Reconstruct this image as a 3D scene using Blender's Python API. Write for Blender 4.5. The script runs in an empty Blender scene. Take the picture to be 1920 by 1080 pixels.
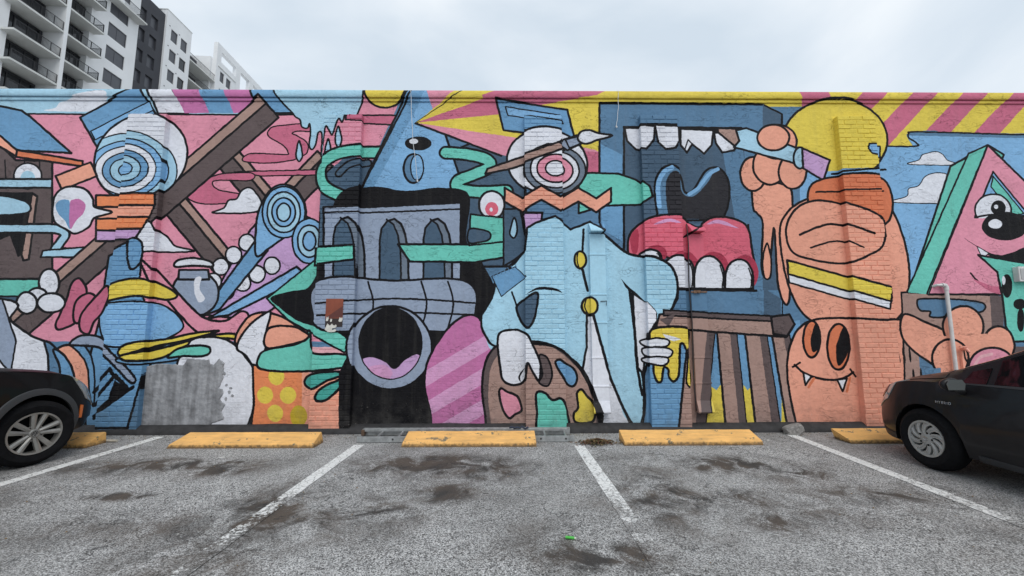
import bpy, bmesh, math, random
import numpy as np
from mathutils import Vector, Matrix, noise
random.seed(7); rng = np.random.default_rng(7)
sc = bpy.context.scene; C = sc.collection
# ------------------------------------------------------------------ camera
F, PITCH, YAW, ROLL, EYE, D, H = 752.9, 0.10896, 0.010036, -0.0019085, 1.4, 5.8715, 5.105
def basis():
    f = np.array([math.sin(YAW)*math.cos(PITCH), math.cos(YAW)*math.cos(PITCH), math.sin(PITCH)])
    r = np.array([math.cos(YAW), -math.sin(YAW), 0.]); u = np.cross(r, f)
    return math.cos(ROLL)*r+math.sin(ROLL)*u, -math.sin(ROLL)*r+math.cos(ROLL)*u, f
R_, U_, F_ = basis()
cam = bpy.data.objects.new('camera', bpy.data.cameras.new('camera')); C.objects.link(cam)
cam.data.sensor_width = 36; cam.data.lens = 36*F/1920; cam.data.clip_end = 2000; cam.data.clip_start = .05
cam.matrix_world = Matrix([[R_[0], U_[0], -F_[0], 0], [R_[1], U_[1], -F_[1], 0], [R_[2], U_[2], -F_[2], EYE], [0, 0, 0, 1]])
sc.camera = cam
# ------------------------------------------------------------------ world, sun, exposure
w = bpy.data.worlds.new('World'); sc.world = w; w.use_nodes = True
nt = w.node_tree; nt.nodes.clear()
def N(t, k, **kw):
    n = t.nodes.new(k)
    for a, b in kw.items(): setattr(n, a, b)
    return n
out = N(nt, 'ShaderNodeOutputWorld'); bg = N(nt, 'ShaderNodeBackground'); bg.inputs[1].default_value = .1
sky = N(nt, 'ShaderNodeTexSky', sky_type='NISHITA', sun_disc=False)
SUN_EL, SUN_AZ = math.radians(52), math.radians(168)      # azimuth clockwise from +Y
sky.sun_elevation = SUN_EL; sky.sun_rotation = SUN_AZ
tc = N(nt, 'ShaderNodeTexCoord'); mp = N(nt, 'ShaderNodeMapping'); mp.inputs['Scale'].default_value = (1.5, 1.5, 3.2)
mp.inputs['Rotation'].default_value = (.25, .35, .1)
nz = N(nt, 'ShaderNodeTexNoise'); nz.inputs['Scale'].default_value = 1.3; nz.inputs['Detail'].default_value = 5; nz.inputs['Roughness'].default_value = .5
nz.inputs['Distortion'].default_value = .35
rp = N(nt, 'ShaderNodeValToRGB')
rp.color_ramp.elements[0].position = .36; rp.color_ramp.elements[0].color = (5.9, 6.75, 7.6, 1)
rp.color_ramp.elements[1].position = .66; rp.color_ramp.elements[1].color = (8.3, 8.75, 9.15, 1)
e = rp.color_ramp.elements.new(.5); e.color = (6.9, 7.6, 8.3, 1)
mx = N(nt, 'ShaderNodeMix', data_type='RGBA'); mx.inputs[0].default_value = .93
nt.links.new(tc.outputs['Generated'], mp.inputs[0]); nt.links.new(mp.outputs[0], nz.inputs['Vector'])
nt.links.new(nz.outputs['Fac'], rp.inputs[0]); nt.links.new(sky.outputs[0], mx.inputs[6]); nt.links.new(rp.outputs[0], mx.inputs[7])
nt.links.new(mx.outputs[2], bg.inputs[0]); nt.links.new(bg.outputs[0], out.inputs[0])
sl = bpy.data.lights.new('sun', 'SUN'); sl.energy = 1.35; sl.angle = math.radians(46); sl.color = (1, .965, .92)
so = bpy.data.objects.new('sun', sl); C.objects.link(so)
so.rotation_euler = (math.pi/2-SUN_EL, 0, math.pi-SUN_AZ+0)
sd = Vector((math.sin(SUN_AZ)*math.cos(SUN_EL), math.cos(SUN_AZ)*math.cos(SUN_EL), math.sin(SUN_EL)))
so.rotation_euler = sd.to_track_quat('Z', 'Y').to_euler()
sc.view_settings.view_transform = 'Standard'; sc.view_settings.look = 'None'; sc.view_settings.exposure = .22
sc.view_settings.gamma = 1
# ------------------------------------------------------------------ helpers
class MB:
    def __init__(s): s.v = []; s.f = []; s.sm = False
    def quad(s, *p):
        n = len(s.v); s.v += [tuple(q) for q in p]; s.f.append(tuple(range(n, n+len(p)))); return s
    def box(s, x0, x1, y0, y1, z0, z1):
        n = len(s.v)
        s.v += [(x, y, z) for z in (z0, z1) for y in (y0, y1) for x in (x0, x1)]
        s.f += [tuple(n+i for i in q) for q in ((0, 2, 3, 1), (4, 5, 7, 6), (0, 1, 5, 4), (2, 6, 7, 3), (0, 4, 6, 2), (1, 3, 7, 5))]
        return s
    def prism(s, poly, ax, a, b):       # poly of 2d points extruded along axis ax
        n = len(s.v); k = len(poly)
        for c in (a, b):
            for p in poly:
                q = list(p); q.insert(ax, c); s.v.append(tuple(q))
        s.f += [tuple(range(n+k-1, n-1, -1)), tuple(range(n+k, n+2*k))]
        s.f += [(n+i, n+(i+1) % k, n+k+(i+1) % k, n+k+i) for i in range(k)]
        return s
    def tube(s, pts, r, seg=8, cap=True):
        pts = [Vector(p) for p in pts]; n = len(s.v)
        for i, p in enumerate(pts):
            d = (pts[min(i+1, len(pts)-1)]-pts[max(i-1, 0)]).normalized()
            a = d.cross(Vector((0, 0, 1)));
            if a.length < .05: a = d.cross(Vector((1, 0, 0)))
            a.normalize(); b = d.cross(a)
            rr = r[i] if isinstance(r, (list, tuple)) else r
            for k in range(seg):
                t = 2*math.pi*k/seg; s.v.append(tuple(p+a*math.cos(t)*rr+b*math.sin(t)*rr))
        for i in range(len(pts)-1):
            for k in range(seg):
                s.f.append((n+i*seg+k, n+i*seg+(k+1) % seg, n+(i+1)*seg+(k+1) % seg, n+(i+1)*seg+k))
        if cap:
            s.f.append(tuple(range(n+seg-1, n-1, -1))); s.f.append(tuple(n+(len(pts)-1)*seg+k for k in range(seg)))
        return s
    def lathe(s, prof, seg=40):         # profile (x, r) about the X axis
        n = len(s.v); k = len(prof)
        for i in range(seg):
            t = 2*math.pi*i/seg
            for (x, r) in prof: s.v.append((x, r*math.cos(t), r*math.sin(t)))
        for i in range(seg):
            for j in range(k-1):
                a, b = n+i*k+j, n+((i+1) % seg)*k+j
                s.f.append((a, a+1, b+1, b))
        return s
    def grid(s, P):                     # P[i][j] points
        n = len(s.v); a = len(P); b = len(P[0])
        for r in P: s.v += [tuple(q) for q in r]
        for i in range(a-1):
            for j in range(b-1): s.f.append((n+i*b+j, n+(i+1)*b+j, n+(i+1)*b+j+1, n+i*b+j+1))
        return s
    def xf(s, fn): s.v = [tuple(fn(Vector(v))) for v in s.v]; return s
def mesh(name, mb, mat, smooth=False, fixn=True):
    me = bpy.data.meshes.new(name); me.from_pydata([tuple(v) for v in mb.v], [], mb.f)
    if fixn:
        bm = bmesh.new(); bm.from_mesh(me); bmesh.ops.recalc_face_normals(bm, faces=bm.faces); bm.to_mesh(me); bm.free()
    if mat: me.materials.append(mat)
    if smooth:
        me.polygons.foreach_set('use_smooth', [True]*len(me.polygons))
        if smooth is not True: me.set_sharp_from_angle(angle=smooth)
    me.update(); return me
def wpos(o):
    p = Vector((0, 0, 0))
    while o: p += o.location; o = o.parent
    return p
def obj(name, mb, mat, parent=None, smooth=False, bevel=0, world=True, loc=None, seg=2, fixn=True):
    if isinstance(mb, MB):
        if loc is None: loc = Vector((0, 0, 0))
        off = (wpos(parent)+Vector(loc)) if world else Vector((0, 0, 0))
        mb.v = [tuple(Vector(v)-off) for v in mb.v]
        me = mesh(name, mb, mat, smooth, fixn)
    else: me = mb
    o = bpy.data.objects.new(name, me); C.objects.link(o); o.parent = parent
    if loc is not None: o.location = loc
    if bevel:
        m = o.modifiers.new('bevel', 'BEVEL'); m.width = bevel; m.segments = seg; m.limit_method = 'ANGLE'; m.angle_limit = math.radians(35)
    return o
def tag(o, label=None, cat=None, group=None, kind=None):
    for a, b in (('label', label), ('category', cat), ('group', group), ('kind', kind)):
        if b: o[a] = b
    return o
def thing(name, loc, label, cat, group=None):
    o = bpy.data.objects.new(name, None); C.objects.link(o); o.location = loc; o.empty_display_size = .1
    return tag(o, label, cat, group)
def ray(u, v):
    return F_*F+R_*(u-960)+U_*(540-v)
def at_y(u, v, y):
    d = ray(u, v); return d[0]/d[1]*y, EYE+d[2]/d[1]*y
def at_z(u, v, z=0):
    d = ray(u, v); t = (EYE-z)/-d[2]; return t*d[0], t*d[1]
# ------------------------------------------------------------------ materials
def lin(c):
    c = np.array(c)/255.; return tuple(np.where(c <= .04045, c/12.92, ((c+.055)/1.055)**2.4))
def mat(name, col, rough=.6, metal=0, spec=.5, coat=0, nscale=0, namt=.12, bump=0, bscale=40, bdist=.01, trans=0, objspace=True, detail=4):
    m = bpy.data.materials.new(name); m.use_nodes = True; t = m.node_tree; b = t.nodes['Principled BSDF']
    b.inputs['Base Color'].default_value = (*col, 1); b.inputs['Roughness'].default_value = rough
    b.inputs['Metallic'].default_value = metal; b.inputs['Specular IOR Level'].default_value = spec
    b.inputs['Coat Weight'].default_value = coat; b.inputs['Coat Roughness'].default_value = .04
    b.inputs['Transmission Weight'].default_value = trans
    c = N(t, 'ShaderNodeTexCoord')
    if nscale:
        n = N(t, 'ShaderNodeTexNoise'); n.inputs['Scale'].default_value = nscale; n.inputs['Detail'].default_value = detail; n.inputs['Roughness'].default_value = .6
        t.links.new(c.outputs['Object'], n.inputs['Vector'])
        r = N(t, 'ShaderNodeMapRange'); r.inputs[1].default_value = .3; r.inputs[2].default_value = .7
        r.inputs[3].default_value = 1-namt; r.inputs[4].default_value = 1+namt
        x = N(t, 'ShaderNodeMix', data_type='RGBA', blend_type='MULTIPLY'); x.inputs[0].default_value = 1; x.inputs[6].default_value = (*col, 1)
        t.links.new(n.outputs['Fac'], r.inputs[0]); t.links.new(r.outputs[0], x.inputs[7]); t.links.new(x.outputs[2], b.inputs['Base Color'])
    if bump:
        n = N(t, 'ShaderNodeTexNoise'); n.inputs['Scale'].default_value = bscale; n.inputs['Detail'].default_value = 5
        t.links.new(c.outputs['Object'], n.inputs['Vector'])
        q = N(t, 'ShaderNodeBump'); q.inputs['Strength'].default_value = bump; q.inputs['Distance'].default_value = bdist
        t.links.new(n.outputs['Fac'], q.inputs['Height']); t.links.new(q.outputs[0], b.inputs['Normal'])
    return m
#MURAL#
# ------------------------------------------------------------------ mural image, drawn by code
CW, CH, MX, MW, MH = 4096, 1300, -8.2, 16.4, 5.205
img = np.zeros((CH, CW, 3), np.float32)
PAL = dict(P=(222, 146, 166), Q=(198, 107, 133), M=(193, 115, 164), m=(211, 156, 196), W=(222, 224, 232), L=(164, 202, 222), B=(108, 154, 192),
  S=(90, 126, 157), D=(72, 94, 115), T=(108, 196, 180), t=(71, 161, 151), Y=(224, 201, 83), O=(192, 167, 49), N=(96, 83, 83), n=(167, 137, 127),
  H=(232, 162, 138), o=(214, 122, 86), G=(146, 159, 180), g=(109, 121, 136), K=(15, 14, 18), V=(198, 160, 204), C=(166, 208, 228), R=(216, 102, 122),
  r=(170, 58, 80), k=(44, 43, 48), A=(230, 138, 92), F=(227, 174, 181), b=(129, 176, 216))
def cv(p):
    q = []
    for u, v in p:
        x, z = at_y(u, v, D); q.append(((x-MX)/MW*CW, z/MH*CH))
    return np.array(q)
def pts(s):
    if not isinstance(s, str): return [tuple(p) for p in s]
    return [tuple(float(a) for a in p.split(',')) for p in s.split()]
def curve(p, closed=True, n=8):
    p = np.array(p, float); k = len(p); o = []
    rngk = range(k if closed else k-1)
    for i in rngk:
        if closed: a, b, c, d = p[(i-1) % k], p[i], p[(i+1) % k], p[(i+2) % k]
        else: a, b, c, d = p[max(i-1, 0)], p[i], p[i+1], p[min(i+2, k-1)]
        for j in range(n):
            t = j/n
            o.append(.5*((2*b)+(-a+c)*t+(2*a-5*b+4*c-d)*t*t+(-a+3*b-3*c+d)*t**3))
    if not closed: o.append(p[-1])
    return [tuple(q) for q in o]
CLIP = [None]
def put(y0, y1, x0, x1, m, col):
    if CLIP[0] is not None: m = m & CLIP[0][y0:y1, x0:x1]
    img[y0:y1, x0:x1][m] = col
def mask_of(q):
    x0 = max(int(q[:, 0].min())-1, 0); x1 = min(int(q[:, 0].max())+2, CW); y0 = max(int(q[:, 1].min())-1, 0); y1 = min(int(q[:, 1].max())+2, CH)
    if x1 <= x0 or y1 <= y0: return None
    m = np.zeros((y1-y0, x1-x0), bool); xs = np.arange(x0, x1)+.5
    for i in range(len(q)):
        (ax, ay), (bx, by) = q[i], q[(i+1) % len(q)]
        if ay == by: continue
        if ay > by: ax, ay, bx, by = bx, by, ax, ay
        r0 = max(int(math.ceil(ay-.5)), y0); r1 = min(int(math.ceil(by-.5)), y1)
        if r1 <= r0: continue
        ry = np.arange(r0, r1)+.5; xi = ax+(bx-ax)*(ry-ay)/(by-ay)
        m[r0-y0:r1-y0] ^= xs[None, :] < xi[:, None]
    return y0, y1, x0, x1, m
def fill(c, p):
    r = mask_of(cv(p))
    if r: put(*r, PAL[c])
def stroke(p, wd=5, c='K', taper=False):
    q = cv(p); hw0 = wd/130/2*CW/MW*.9; n = len(q)
    for i in range(n-1):
        a, b = q[i], q[i+1]; hw = hw0*(max(.15, math.sin(math.pi*(i+.5)/(n-1))) if taper else 1)
        x0 = max(int(min(a[0], b[0])-hw-1), 0); x1 = min(int(max(a[0], b[0])+hw+2), CW); y0 = max(int(min(a[1], b[1])-hw-1), 0); y1 = min(int(max(a[1], b[1])+hw+2), CH)
        if x1 <= x0 or y1 <= y0: continue
        X, Y = np.meshgrid(np.arange(x0, x1)+.5, np.arange(y0, y1)+.5); d = b-a; L = max(d@d, 1e-9)
        t = np.clip(((X-a[0])*d[0]+(Y-a[1])*d[1])/L, 0, 1)
        put(y0, y1, x0, x1, (X-a[0]-t*d[0])**2+(Y-a[1]-t*d[1])**2 < hw*hw, PAL[c])
def P(c, s, sm=0, w=5):                 # straight polygon
    p = pts(s); p = curve(p) if sm else p
    fill(c, p)
    if w: stroke(p+[p[0]], w)
def Bz(c, s, w=5): P(c, s, 1, w)          # smooth closed shape
def ln(s, w=5, c='K', sm=1, taper=False):
    p = pts(s); stroke(curve(p, False) if sm else p, w, c, taper)
def E(c, x, y, rx, ry, w=5, rot=0):
    p = [(x+rx*math.cos(t)*math.cos(rot)-ry*math.sin(t)*math.sin(rot), y+rx*math.cos(t)*math.sin(rot)+ry*math.sin(t)*math.cos(rot)) for t in np.linspace(0, 2*math.pi, 48, endpoint=False)]
    fill(c, p)
    if w: stroke(p+[p[0]], w)
    return p
def clip(p):
    if p is None: CLIP[0] = None; return
    m = np.zeros((CH, CW), bool); r = mask_of(cv(p))
    if r: m[r[0]:r[1], r[2]:r[3]] = r[4]
    CLIP[0] = m
def cloud(s, base=None, w=4, c='W'): Bz(c, s, w)
def band(c, s, wd, w=5):                # a ribbon of even width with outline
    p = curve(pts(s), False); stroke(p, wd+w*1.6, 'K'); stroke(p, wd-w*.4, c)
def ring(c, x, y, rs, w=4): 
    for i, (rx, ry) in enumerate(rs): E(c[i % len(c)], x, y, rx, ry, w)
def paint_mural():
    img[:] = PAL['S']
    # sky and pink grounds, left half
    P('L', '-600,100 700,100 700,222 -600,222', w=0)
    P('P', '-600,214 705,214 640,640 -600,640', w=0); ln('-200,213 700,216', 4, sm=0)
    cloud('86,208 104,202 112,192 130,188 146,180 168,176 196,172 206,180 196,196 186,208', w=0)
    P('S', '-600,640 600,640 600,900 -600,900', w=0)
    # top stripes between the round shape and the beams
    P('W', '276,160 322,160 352,213 296,213'); 
    P('M', '322,160 372,160 392,212 346,212', w=0); P('B', '372,160 418,160 438,212 392,212', w=0); P('M', '418,160 468,160 488,210 438,212', w=0)
    P('B', '468,160 524,160 548,212 486,212'); ln('548,213 470,213', 4, sm=0)
    # roof shape far left
    P('B', '-600,190 0,199 40,207 57,219 134,287 32,282 0,254 -600,120')
    P('N', '-600,262 0,272 30,300 98,302 98,560 60,590 -600,590')
    P('H', '-600,200 0,254 32,282 32,294 0,275 -600,240'); P('o', '32,281 155,302 155,312 30,294')
    for x in (9, 46, 74): ln(f'{x},300 {x+2},{330+x%20}', 3, sm=0)
    P('K', '0,362 58,362 48,470 34,480 20,440 0,448', w=4); P('n', '60,362 70,368 54,486 44,488 40,478'); 
    E('W', 52, 330, 26, 24, 4); E('L', 52, 334, 14, 14, 0)
    P('L', '-600,334 98,336 98,352 -600,352'); Bz('L', '-60,366 0,366 44,376 58,388 48,400 0,404 -60,404')
    P('T', '-600,523 96,523 84,556 -600,556'); P('D', '-600,556 70,556 60,590 -600,590', w=3)
    # stream
    band('L', '-50,429 60,428 108,430 122,440 112,456 104,470 128,474 180,472', 16)
    P('L', '80,470 172,462 150,482 76,482', w=4)
    # large wooden beams
    def beam(x0, y0, x1, y1, hw, fr=.34, cap=True):
        d = math.hypot(x1-x0, y1-y0); nx, ny = -(y1-y0)/d*hw, (x1-x0)/d*hw
        if ny > 0: nx, ny = -nx, -ny
        a = [(x0+nx, y0+ny), (x1+nx, y1+ny)]; b = [(x0-nx, y0-ny), (x1-nx, y1-ny)]; k = 1-2*fr
        c0 = (x0+nx*k, y0+ny*k); c1 = (x1+nx*k, y1+ny*k)
        P('N', [a[0], a[1], b[1], b[0]]); P('n', [a[0], a[1], c1, c0])
    beam(422, 290, 560, 452, 24); beam(318, 372, 424, 500, 24); beam(612, 300, 530, 384, 24)
    # rose ribbons
    Bz('Q', '590,232 520,236 504,244 504,256 530,272 540,286 534,290 470,288 456,302 500,306 540,302 560,296 576,286 576,268 560,256 548,250 560,246 590,246', 3)
    P('Q', '440,322 600,318 600,328 490,330', w=3)
    Bz('Q', '400,330 470,324 470,338 410,338 398,344 410,356 450,364 448,378 380,382 352,366', 3)
    beam(505, 200, 20, 620, 27)
    cloud('400,399 420,390 428,376 444,372 452,358 468,352 480,362 490,380 476,398')
    cloud('250,470 262,424 276,416 292,420 300,434 312,442 320,452 330,462 364,471 300,473')
    # round blue shape and ringed stone (plain stand-ins)
    P('B', '150,220 262,160 296,222 190,290'); P('b', '170,246 280,190 288,206 178,262', w=3)
    p = E('W', 264, 296, 90, 78, 5, -.5); clip(p)
    ring('LbWBLb', 240, 320, [(92, 70), (76, 56), (62, 46), (48, 34), (34, 24), (18, 12)], 3); clip(None); stroke(p+[p[0]], 5)
    # peach waves
    P('H', '104,330 170,304 182,330 116,356'); P('A', '180,366 300,366 300,388 180,388'); P('H', '180,388 300,388 290,410 180,410'); P('A', '180,410 290,410 276,432 180,432'); P('V', '180,432 276,432 262,452 180,452')
    # speech bubble with a heart
    Bz('W', '98,396 104,366 126,350 158,354 174,372 178,388 210,398 178,408 166,426 142,438 124,430 104,418')
    Bz('B', '131,382 124,374 112,376 104,386 110,402 122,414 131,428', 0); Bz('M', '131,382 138,374 150,374 160,384 156,400 144,412 131,428', 0)
    # clip handles and toothed shape
    P('V', '380,590 470,430 520,376 600,420 600,520 480,600', 0, 5)
    for x, y in ((463, 455), (438, 478), (414, 500), (400, 528), (424, 546), (455, 530), (482, 514), (510, 498)): E('W', x, y, 15, 16, 4)
    P('B', '372,596 478,452 502,470 412,580'); P('b', '388,598 556,500 576,518 430,590'); Bz('b', '480,478 484,400 512,352 548,350 572,384 568,424 532,446 506,464')
    for k, (rx, ry) in enumerate(((40, 48), (31, 38), (22, 27), (13, 17))): E('b' if k % 2 == 0 else 'L', 532, 398, rx, ry, 4)
    for k, (rx, ry) in enumerate(((32, 42), (22, 30), (12, 18))): E('b' if k % 2 == 0 else 'L', 580, 452, rx, ry, 4)
    # grey vial
    E('G', 366, 550, 44, 42); P('G', '336,506 390,506 392,524 334,524'); Bz('W', '328,500 334,488 364,484 394,490 398,500 364,498'); Bz('W', '366,522 378,520 374,540 384,560 372,566 364,544', 0)
    # curling rose ribbon
    Bz('P', '274,490 296,508 340,556 380,594 420,602 452,584 466,592 460,616 424,636 380,630 342,596 312,560 290,530')
    # blue column shape with yellow bands
    P('B', '204,480 250,456 276,470 272,540 300,620 250,800 160,800 160,700 186,600')
    Bz('B', '250,456 268,450 278,466 272,496 254,504')
    Bz('Y', '203,566 206,542 236,528 276,524 316,540 332,554 314,562 266,556 226,562')
    Bz('b', '190,580 250,566 310,574 344,612 300,640 240,650 196,640', 4)
    # rose petals, pebbles
    Bz('Q', '104,610 112,590 126,558 134,532 148,522 160,536 162,556 152,590 140,606 112,618'); Bz('Q', '138,600 142,566 164,550 180,560 168,596 150,606'); Bz('Q', '150,618 152,590 176,560 200,536 204,556 190,588 176,604 166,626')
    E('W', 92, 530, 19, 26); E('W', 70, 558, 20, 18); E('W', 50, 568, 19, 20); E('W', 96, 568, 26, 18)
    # lower left
    Bz('W', '-400,560 0,560 20,600 60,630 100,650 108,700 90,800 -400,800'); 
    P('G', '-100,560 4,560 30,640 20,700', w=4)
    Bz('S', '84,640 106,656 112,700 104,760 92,720 90,670'); Bz('B', '100,656 124,668 138,700 142,760 112,740 112,690'); Bz('H', '108,654 136,648 160,676 168,720 164,760 142,750 138,700 124,670'); Bz('B', '130,644 160,650 176,690 176,760 168,740 164,690 150,664', 4)
    Bz('G', '130,646 150,630 186,632 220,660 262,704 256,716 220,680 186,652 150,648')
    for s in ('176,736 218,690 222,700', '178,760 228,702 250,726 210,754 176,784', '222,700 240,716', '176,780 210,760 260,724'): ln(s, 7, sm=0)
    P('K', '226,712 252,726 214,752 218,734', w=0); 
    # yellow swoosh
    Bz('B', '230,672 300,650 350,636 350,668 300,680 250,682', 4)
    Bz('Y', '236,652 260,642 312,636 356,626 410,620 380,630 330,642 290,650 238,666'); Bz('Y', '238,666 290,656 330,646 390,630 440,626 470,640 410,634 350,648 300,672 250,676')
    # white and peach swells
    Bz('W', '346,660 362,636 400,632 430,640 456,664 478,700 476,760 464,800 440,860 340,860 330,700')
    Bz('H', '440,640 464,596 500,586 540,600 576,630 560,650 500,668 466,664'); Bz('W', '444,650 466,612 506,584 500,620 496,660 480,690 462,668')
    Bz('T', '314,670 334,654 364,648 390,650 394,660 380,668 346,668')
    # orange dotted panel
    P('A', '474,684 582,690 580,860 462,860 476,760')
    for x, y in ((518, 706), (497, 741), (540, 741), (516, 775), (560, 782)): E('Y', x, y, 15, 16, 0)
    P('H', '566,690 664,680 668,740 640,860 566,860', w=0); E('O', 560, 780, 16, 20, 0); P('F', '580,650 660,650 664,700 580,700', w=0)
    # teal splashes
    P('T', '500,560 600,480 680,520 700,640 650,660 540,600', w=4)
    Bz('T', '486,690 484,672 500,656 560,644 580,620 590,660 650,664 720,678 655,688 576,696 520,696')
    Bz('H', '504,616 548,612 574,624 578,632 560,642 500,652', 5)
    Bz('t', '572,712 584,702 620,696 658,698 620,712 590,728 574,724', 5); Bz('t', '596,742 606,728 628,716 654,708 634,734 616,748 600,750', 5)
    # ---------------------------------------------------------------- middle
    P('D', '655,360 980,230 990,500 700,500 600,500 604,400')
    P('P', '680,100 790,100 672,360 690,280 640,300 620,260 672,214', w=0); ln('674,160 670,214', 5, sm=0)
    P('Q', '655,216 750,216 738,234 652,230', w=4); E('Y', 722, 168, 38, 34)
    # dripping sky
    p = '548,212 562,224 566,238 576,240 580,232 582,248 580,274 586,280 592,270 596,250 602,248 604,262 602,292 608,290 612,262 616,242 622,250 628,258 634,240 640,228 646,234 654,216 670,214 672,160 520,160'
    Bz('L', p, 4); fill('L', pts('528,160 671,160 669,213 552,214')); 
    for x, y in ((561, 290), (639, 268), (620, 292)): Bz('L', f'{x},{y-26} {x+6},{y} {x},{y+13} {x-6},{y}', 4)
    # teal ring left and tall blue pyramid
    P('D', '600,400 606,340 650,300 700,300 700,400', w=0); band('T', '720,286 680,286 640,292 612,308 604,332 616,356 654,374 700,382 780,384', 24)
    band('D', '640,330 660,312 690,306', 12, 4)
    P('B', '775,150 800,150 876,372 668,372'); P('b', '793,160 800,160 873,370 690,370', w=0); P('B', '775,165 798,172 690,370 672,368', w=0); ln('775,165 668,372', 5, sm=0)
    E('K', 784, 269, 25, 13, 0); E('W', 776, 265, 8, 5, 0); E('S', 775, 316, 18, 27, 5); E('b', 782, 314, 12, 24, 3)
    # sunburst
    ap = '779,230'
    P('Y', ap+' 868,160 1300,100 1250,160', w=0); P('P', '800,170 870,168 812,206', w=0)
    for i, (a, b, c) in enumerate((('868,160', '960,160', 'Y'), ('960,160', '1300,120', 'Q'), ('1180,168', '1180,192', 'Y'), ('1180,192', '1180,262', 'Y'), ('1180,150', '1180,180', 'Q'),
        ('940,208', '1180,330', 'Y'), ('1180,290', '1180,360', 'P'))): P(c, f'{ap} {a} {b}', w=0)
    P('Q', ap+' 900,185 1200,140 1200,165', w=0); P('Y', ap+' 960,250 1200,290 1200,170', w=0); P('Q', ap+' 928,196 936,214', w=0)
    P('Q', ap+' 940,216 940,175 1060,165 1180,150', w=0); P('Y', ap+' 940,214 1000,206 1180,180 1180,290', w=0); P('P', ap+' 955,260 1130,290 1130,340 940,290', w=0)
    ln('868,172 779,231 940,292', 5, sm=0); P('Y', '779,230 868,172 900,172 906,186', w=0)
    # teal S ribbon right
    band('T', '836,286 880,290 914,300 916,314 886,328 858,340 862,354 900,360 950,358', 24)
    # dark backdrop with a grey double arch
    Bz('K', '640,372 700,352 760,360 830,354 878,368 872,450 900,490 930,560 900,620 880,640 800,800 800,900 640,900 650,780 660,640 560,600 520,560 580,540 612,470')
    P('K', '640,700 668,640 800,640 812,860 640,860', w=0)
    P('G', '612,540 612,392 864,380 864,540'); ln('612,402 864,392', 4, sm=0)
    for x0 in (630, 712, 794):
        p = [(x0, 525), (x0, 450), (x0+4, 428), (x0+15, 414), (x0+27, 410), (x0+40, 420), (x0+48, 440), (x0+53, 470), (x0+54, 525)]
        P('g', p); P('D', [(x, y) if i < 4 else (x-14, y+1) for i, (x, y) in enumerate(p)], w=4)
    P('T', '592,466 668,461 668,488 590,498'); P('T', '746,458 900,458 944,446 976,450 984,466 950,482 890,492 768,490')
    E('W', 922, 384, 24, 26); E('R', 922, 392, 12, 13, 0); E('W', 921, 393, 3, 4, 0)
    P('T', '882,402 962,410 960,452 880,460', w=4); Bz('D', '880,430 900,430 918,436 918,448 900,454 878,454', 4)
    # long grey pod and ringed bowl
    Bz('K', '510,556 600,544 620,600 560,596 530,580', 0); Bz('K', '880,540 940,560 930,580 900,610 880,600', 0)
    Bz('G', '582,566 592,534 640,520 740,526 840,522 884,534 894,566 880,610 830,622 740,618 660,622 600,614')
    for x in (690, 790, 840): ln(f'{x},528 {x+10},570 {x},616', 4)
    ln('592,570 740,560 890,568', 4); ln('600,592 740,586 884,590', 4)
    p = E('G', 732, 652, 78, 78); p = E('K', 732, 644, 58, 66, 5); clip(p); Bz('V', '660,690 690,668 722,676 740,690 760,672 790,668 800,760 660,760', 5); Bz('m', '690,690 720,684 736,700 720,716 696,708', 0); clip(None)
    # striped egg
    p = curve(pts('872,592 838,618 806,668 796,716 806,770 830,860 960,860 960,700 930,660 902,600')); fill('M', p); clip(p)
    for k in range(6): P('m', [(780, 706+k*58), (960, 600+k*58), (960, 630+k*58), (780, 736+k*58)], w=0)
    clip(None); stroke(p+[p[0]], 5)
    fill('Y', pts('1082,212 1124,200 1124,285 1090,268')); fill('Y', pts('1160,160 2100,160 2100,200 1120,200 1082,212 1120,180')); fill('Q', pts('1090,284 1124,285 1124,324 1094,322'))
    P('S', '1124,194 1430,196 1466,214 1466,600 1124,600'); P('D', '1431,198 1464,215 1464,596 1431,596', w=0); ln('1431,196 1431,590', 2, 'D', 0)
    P('B', '1126,270 1166,290 1168,440 1196,470 1128,430', w=0)
    P('D', '1170,238 1390,240 1412,544 1170,544'); P('S', '1352,270 1392,262 1410,420 1380,420', w=0)
    for s in ('1171,240 1206,240 1224,242 1222,268 1208,284 1192,280 1176,264', '1224,240 1273,242 1273,264 1262,282 1244,284 1230,272', '1276,242 1338,244 1334,272 1320,288 1298,270 1288,286 1276,272', '1338,244 1372,250 1388,266 1376,282 1354,286 1342,268'): P('W', s)
    ln('1298,270 1290,262 1284,280', 3, sm=0); ln('1170,239 1390,241', 6, sm=0)
    Bz('S', '1228,400 1224,350 1236,322 1258,314 1276,330 1284,360 1300,356 1322,322 1344,314 1362,330 1368,360 1360,400 1340,412 1240,412'); Bz('k', '1248,404 1244,350 1256,326 1270,330 1280,362 1300,368 1324,346 1342,318 1360,330 1366,362 1358,400 1340,410 1256,410', 0)
    ln('1232,390 1230,350 1240,328 1256,318', 10, 'b'); ln('1292,364 1310,352 1328,328 1346,317', 8, 'b')
    Bz('R', '1180,442 1206,416 1240,406 1280,408 1302,430 1330,410 1366,408 1400,424 1410,470 1410,500 1360,510 1300,500 1220,478 1182,480'); Bz('r', '1182,444 1196,430 1196,470 1186,474', 0)
    ln('1222,424 1250,416 1272,420', 8, 'm', taper=True); ln('1326,420 1350,416 1384,428', 8, 'm', taper=True); ln('1302,432 1280,446', 5, taper=True)
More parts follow.
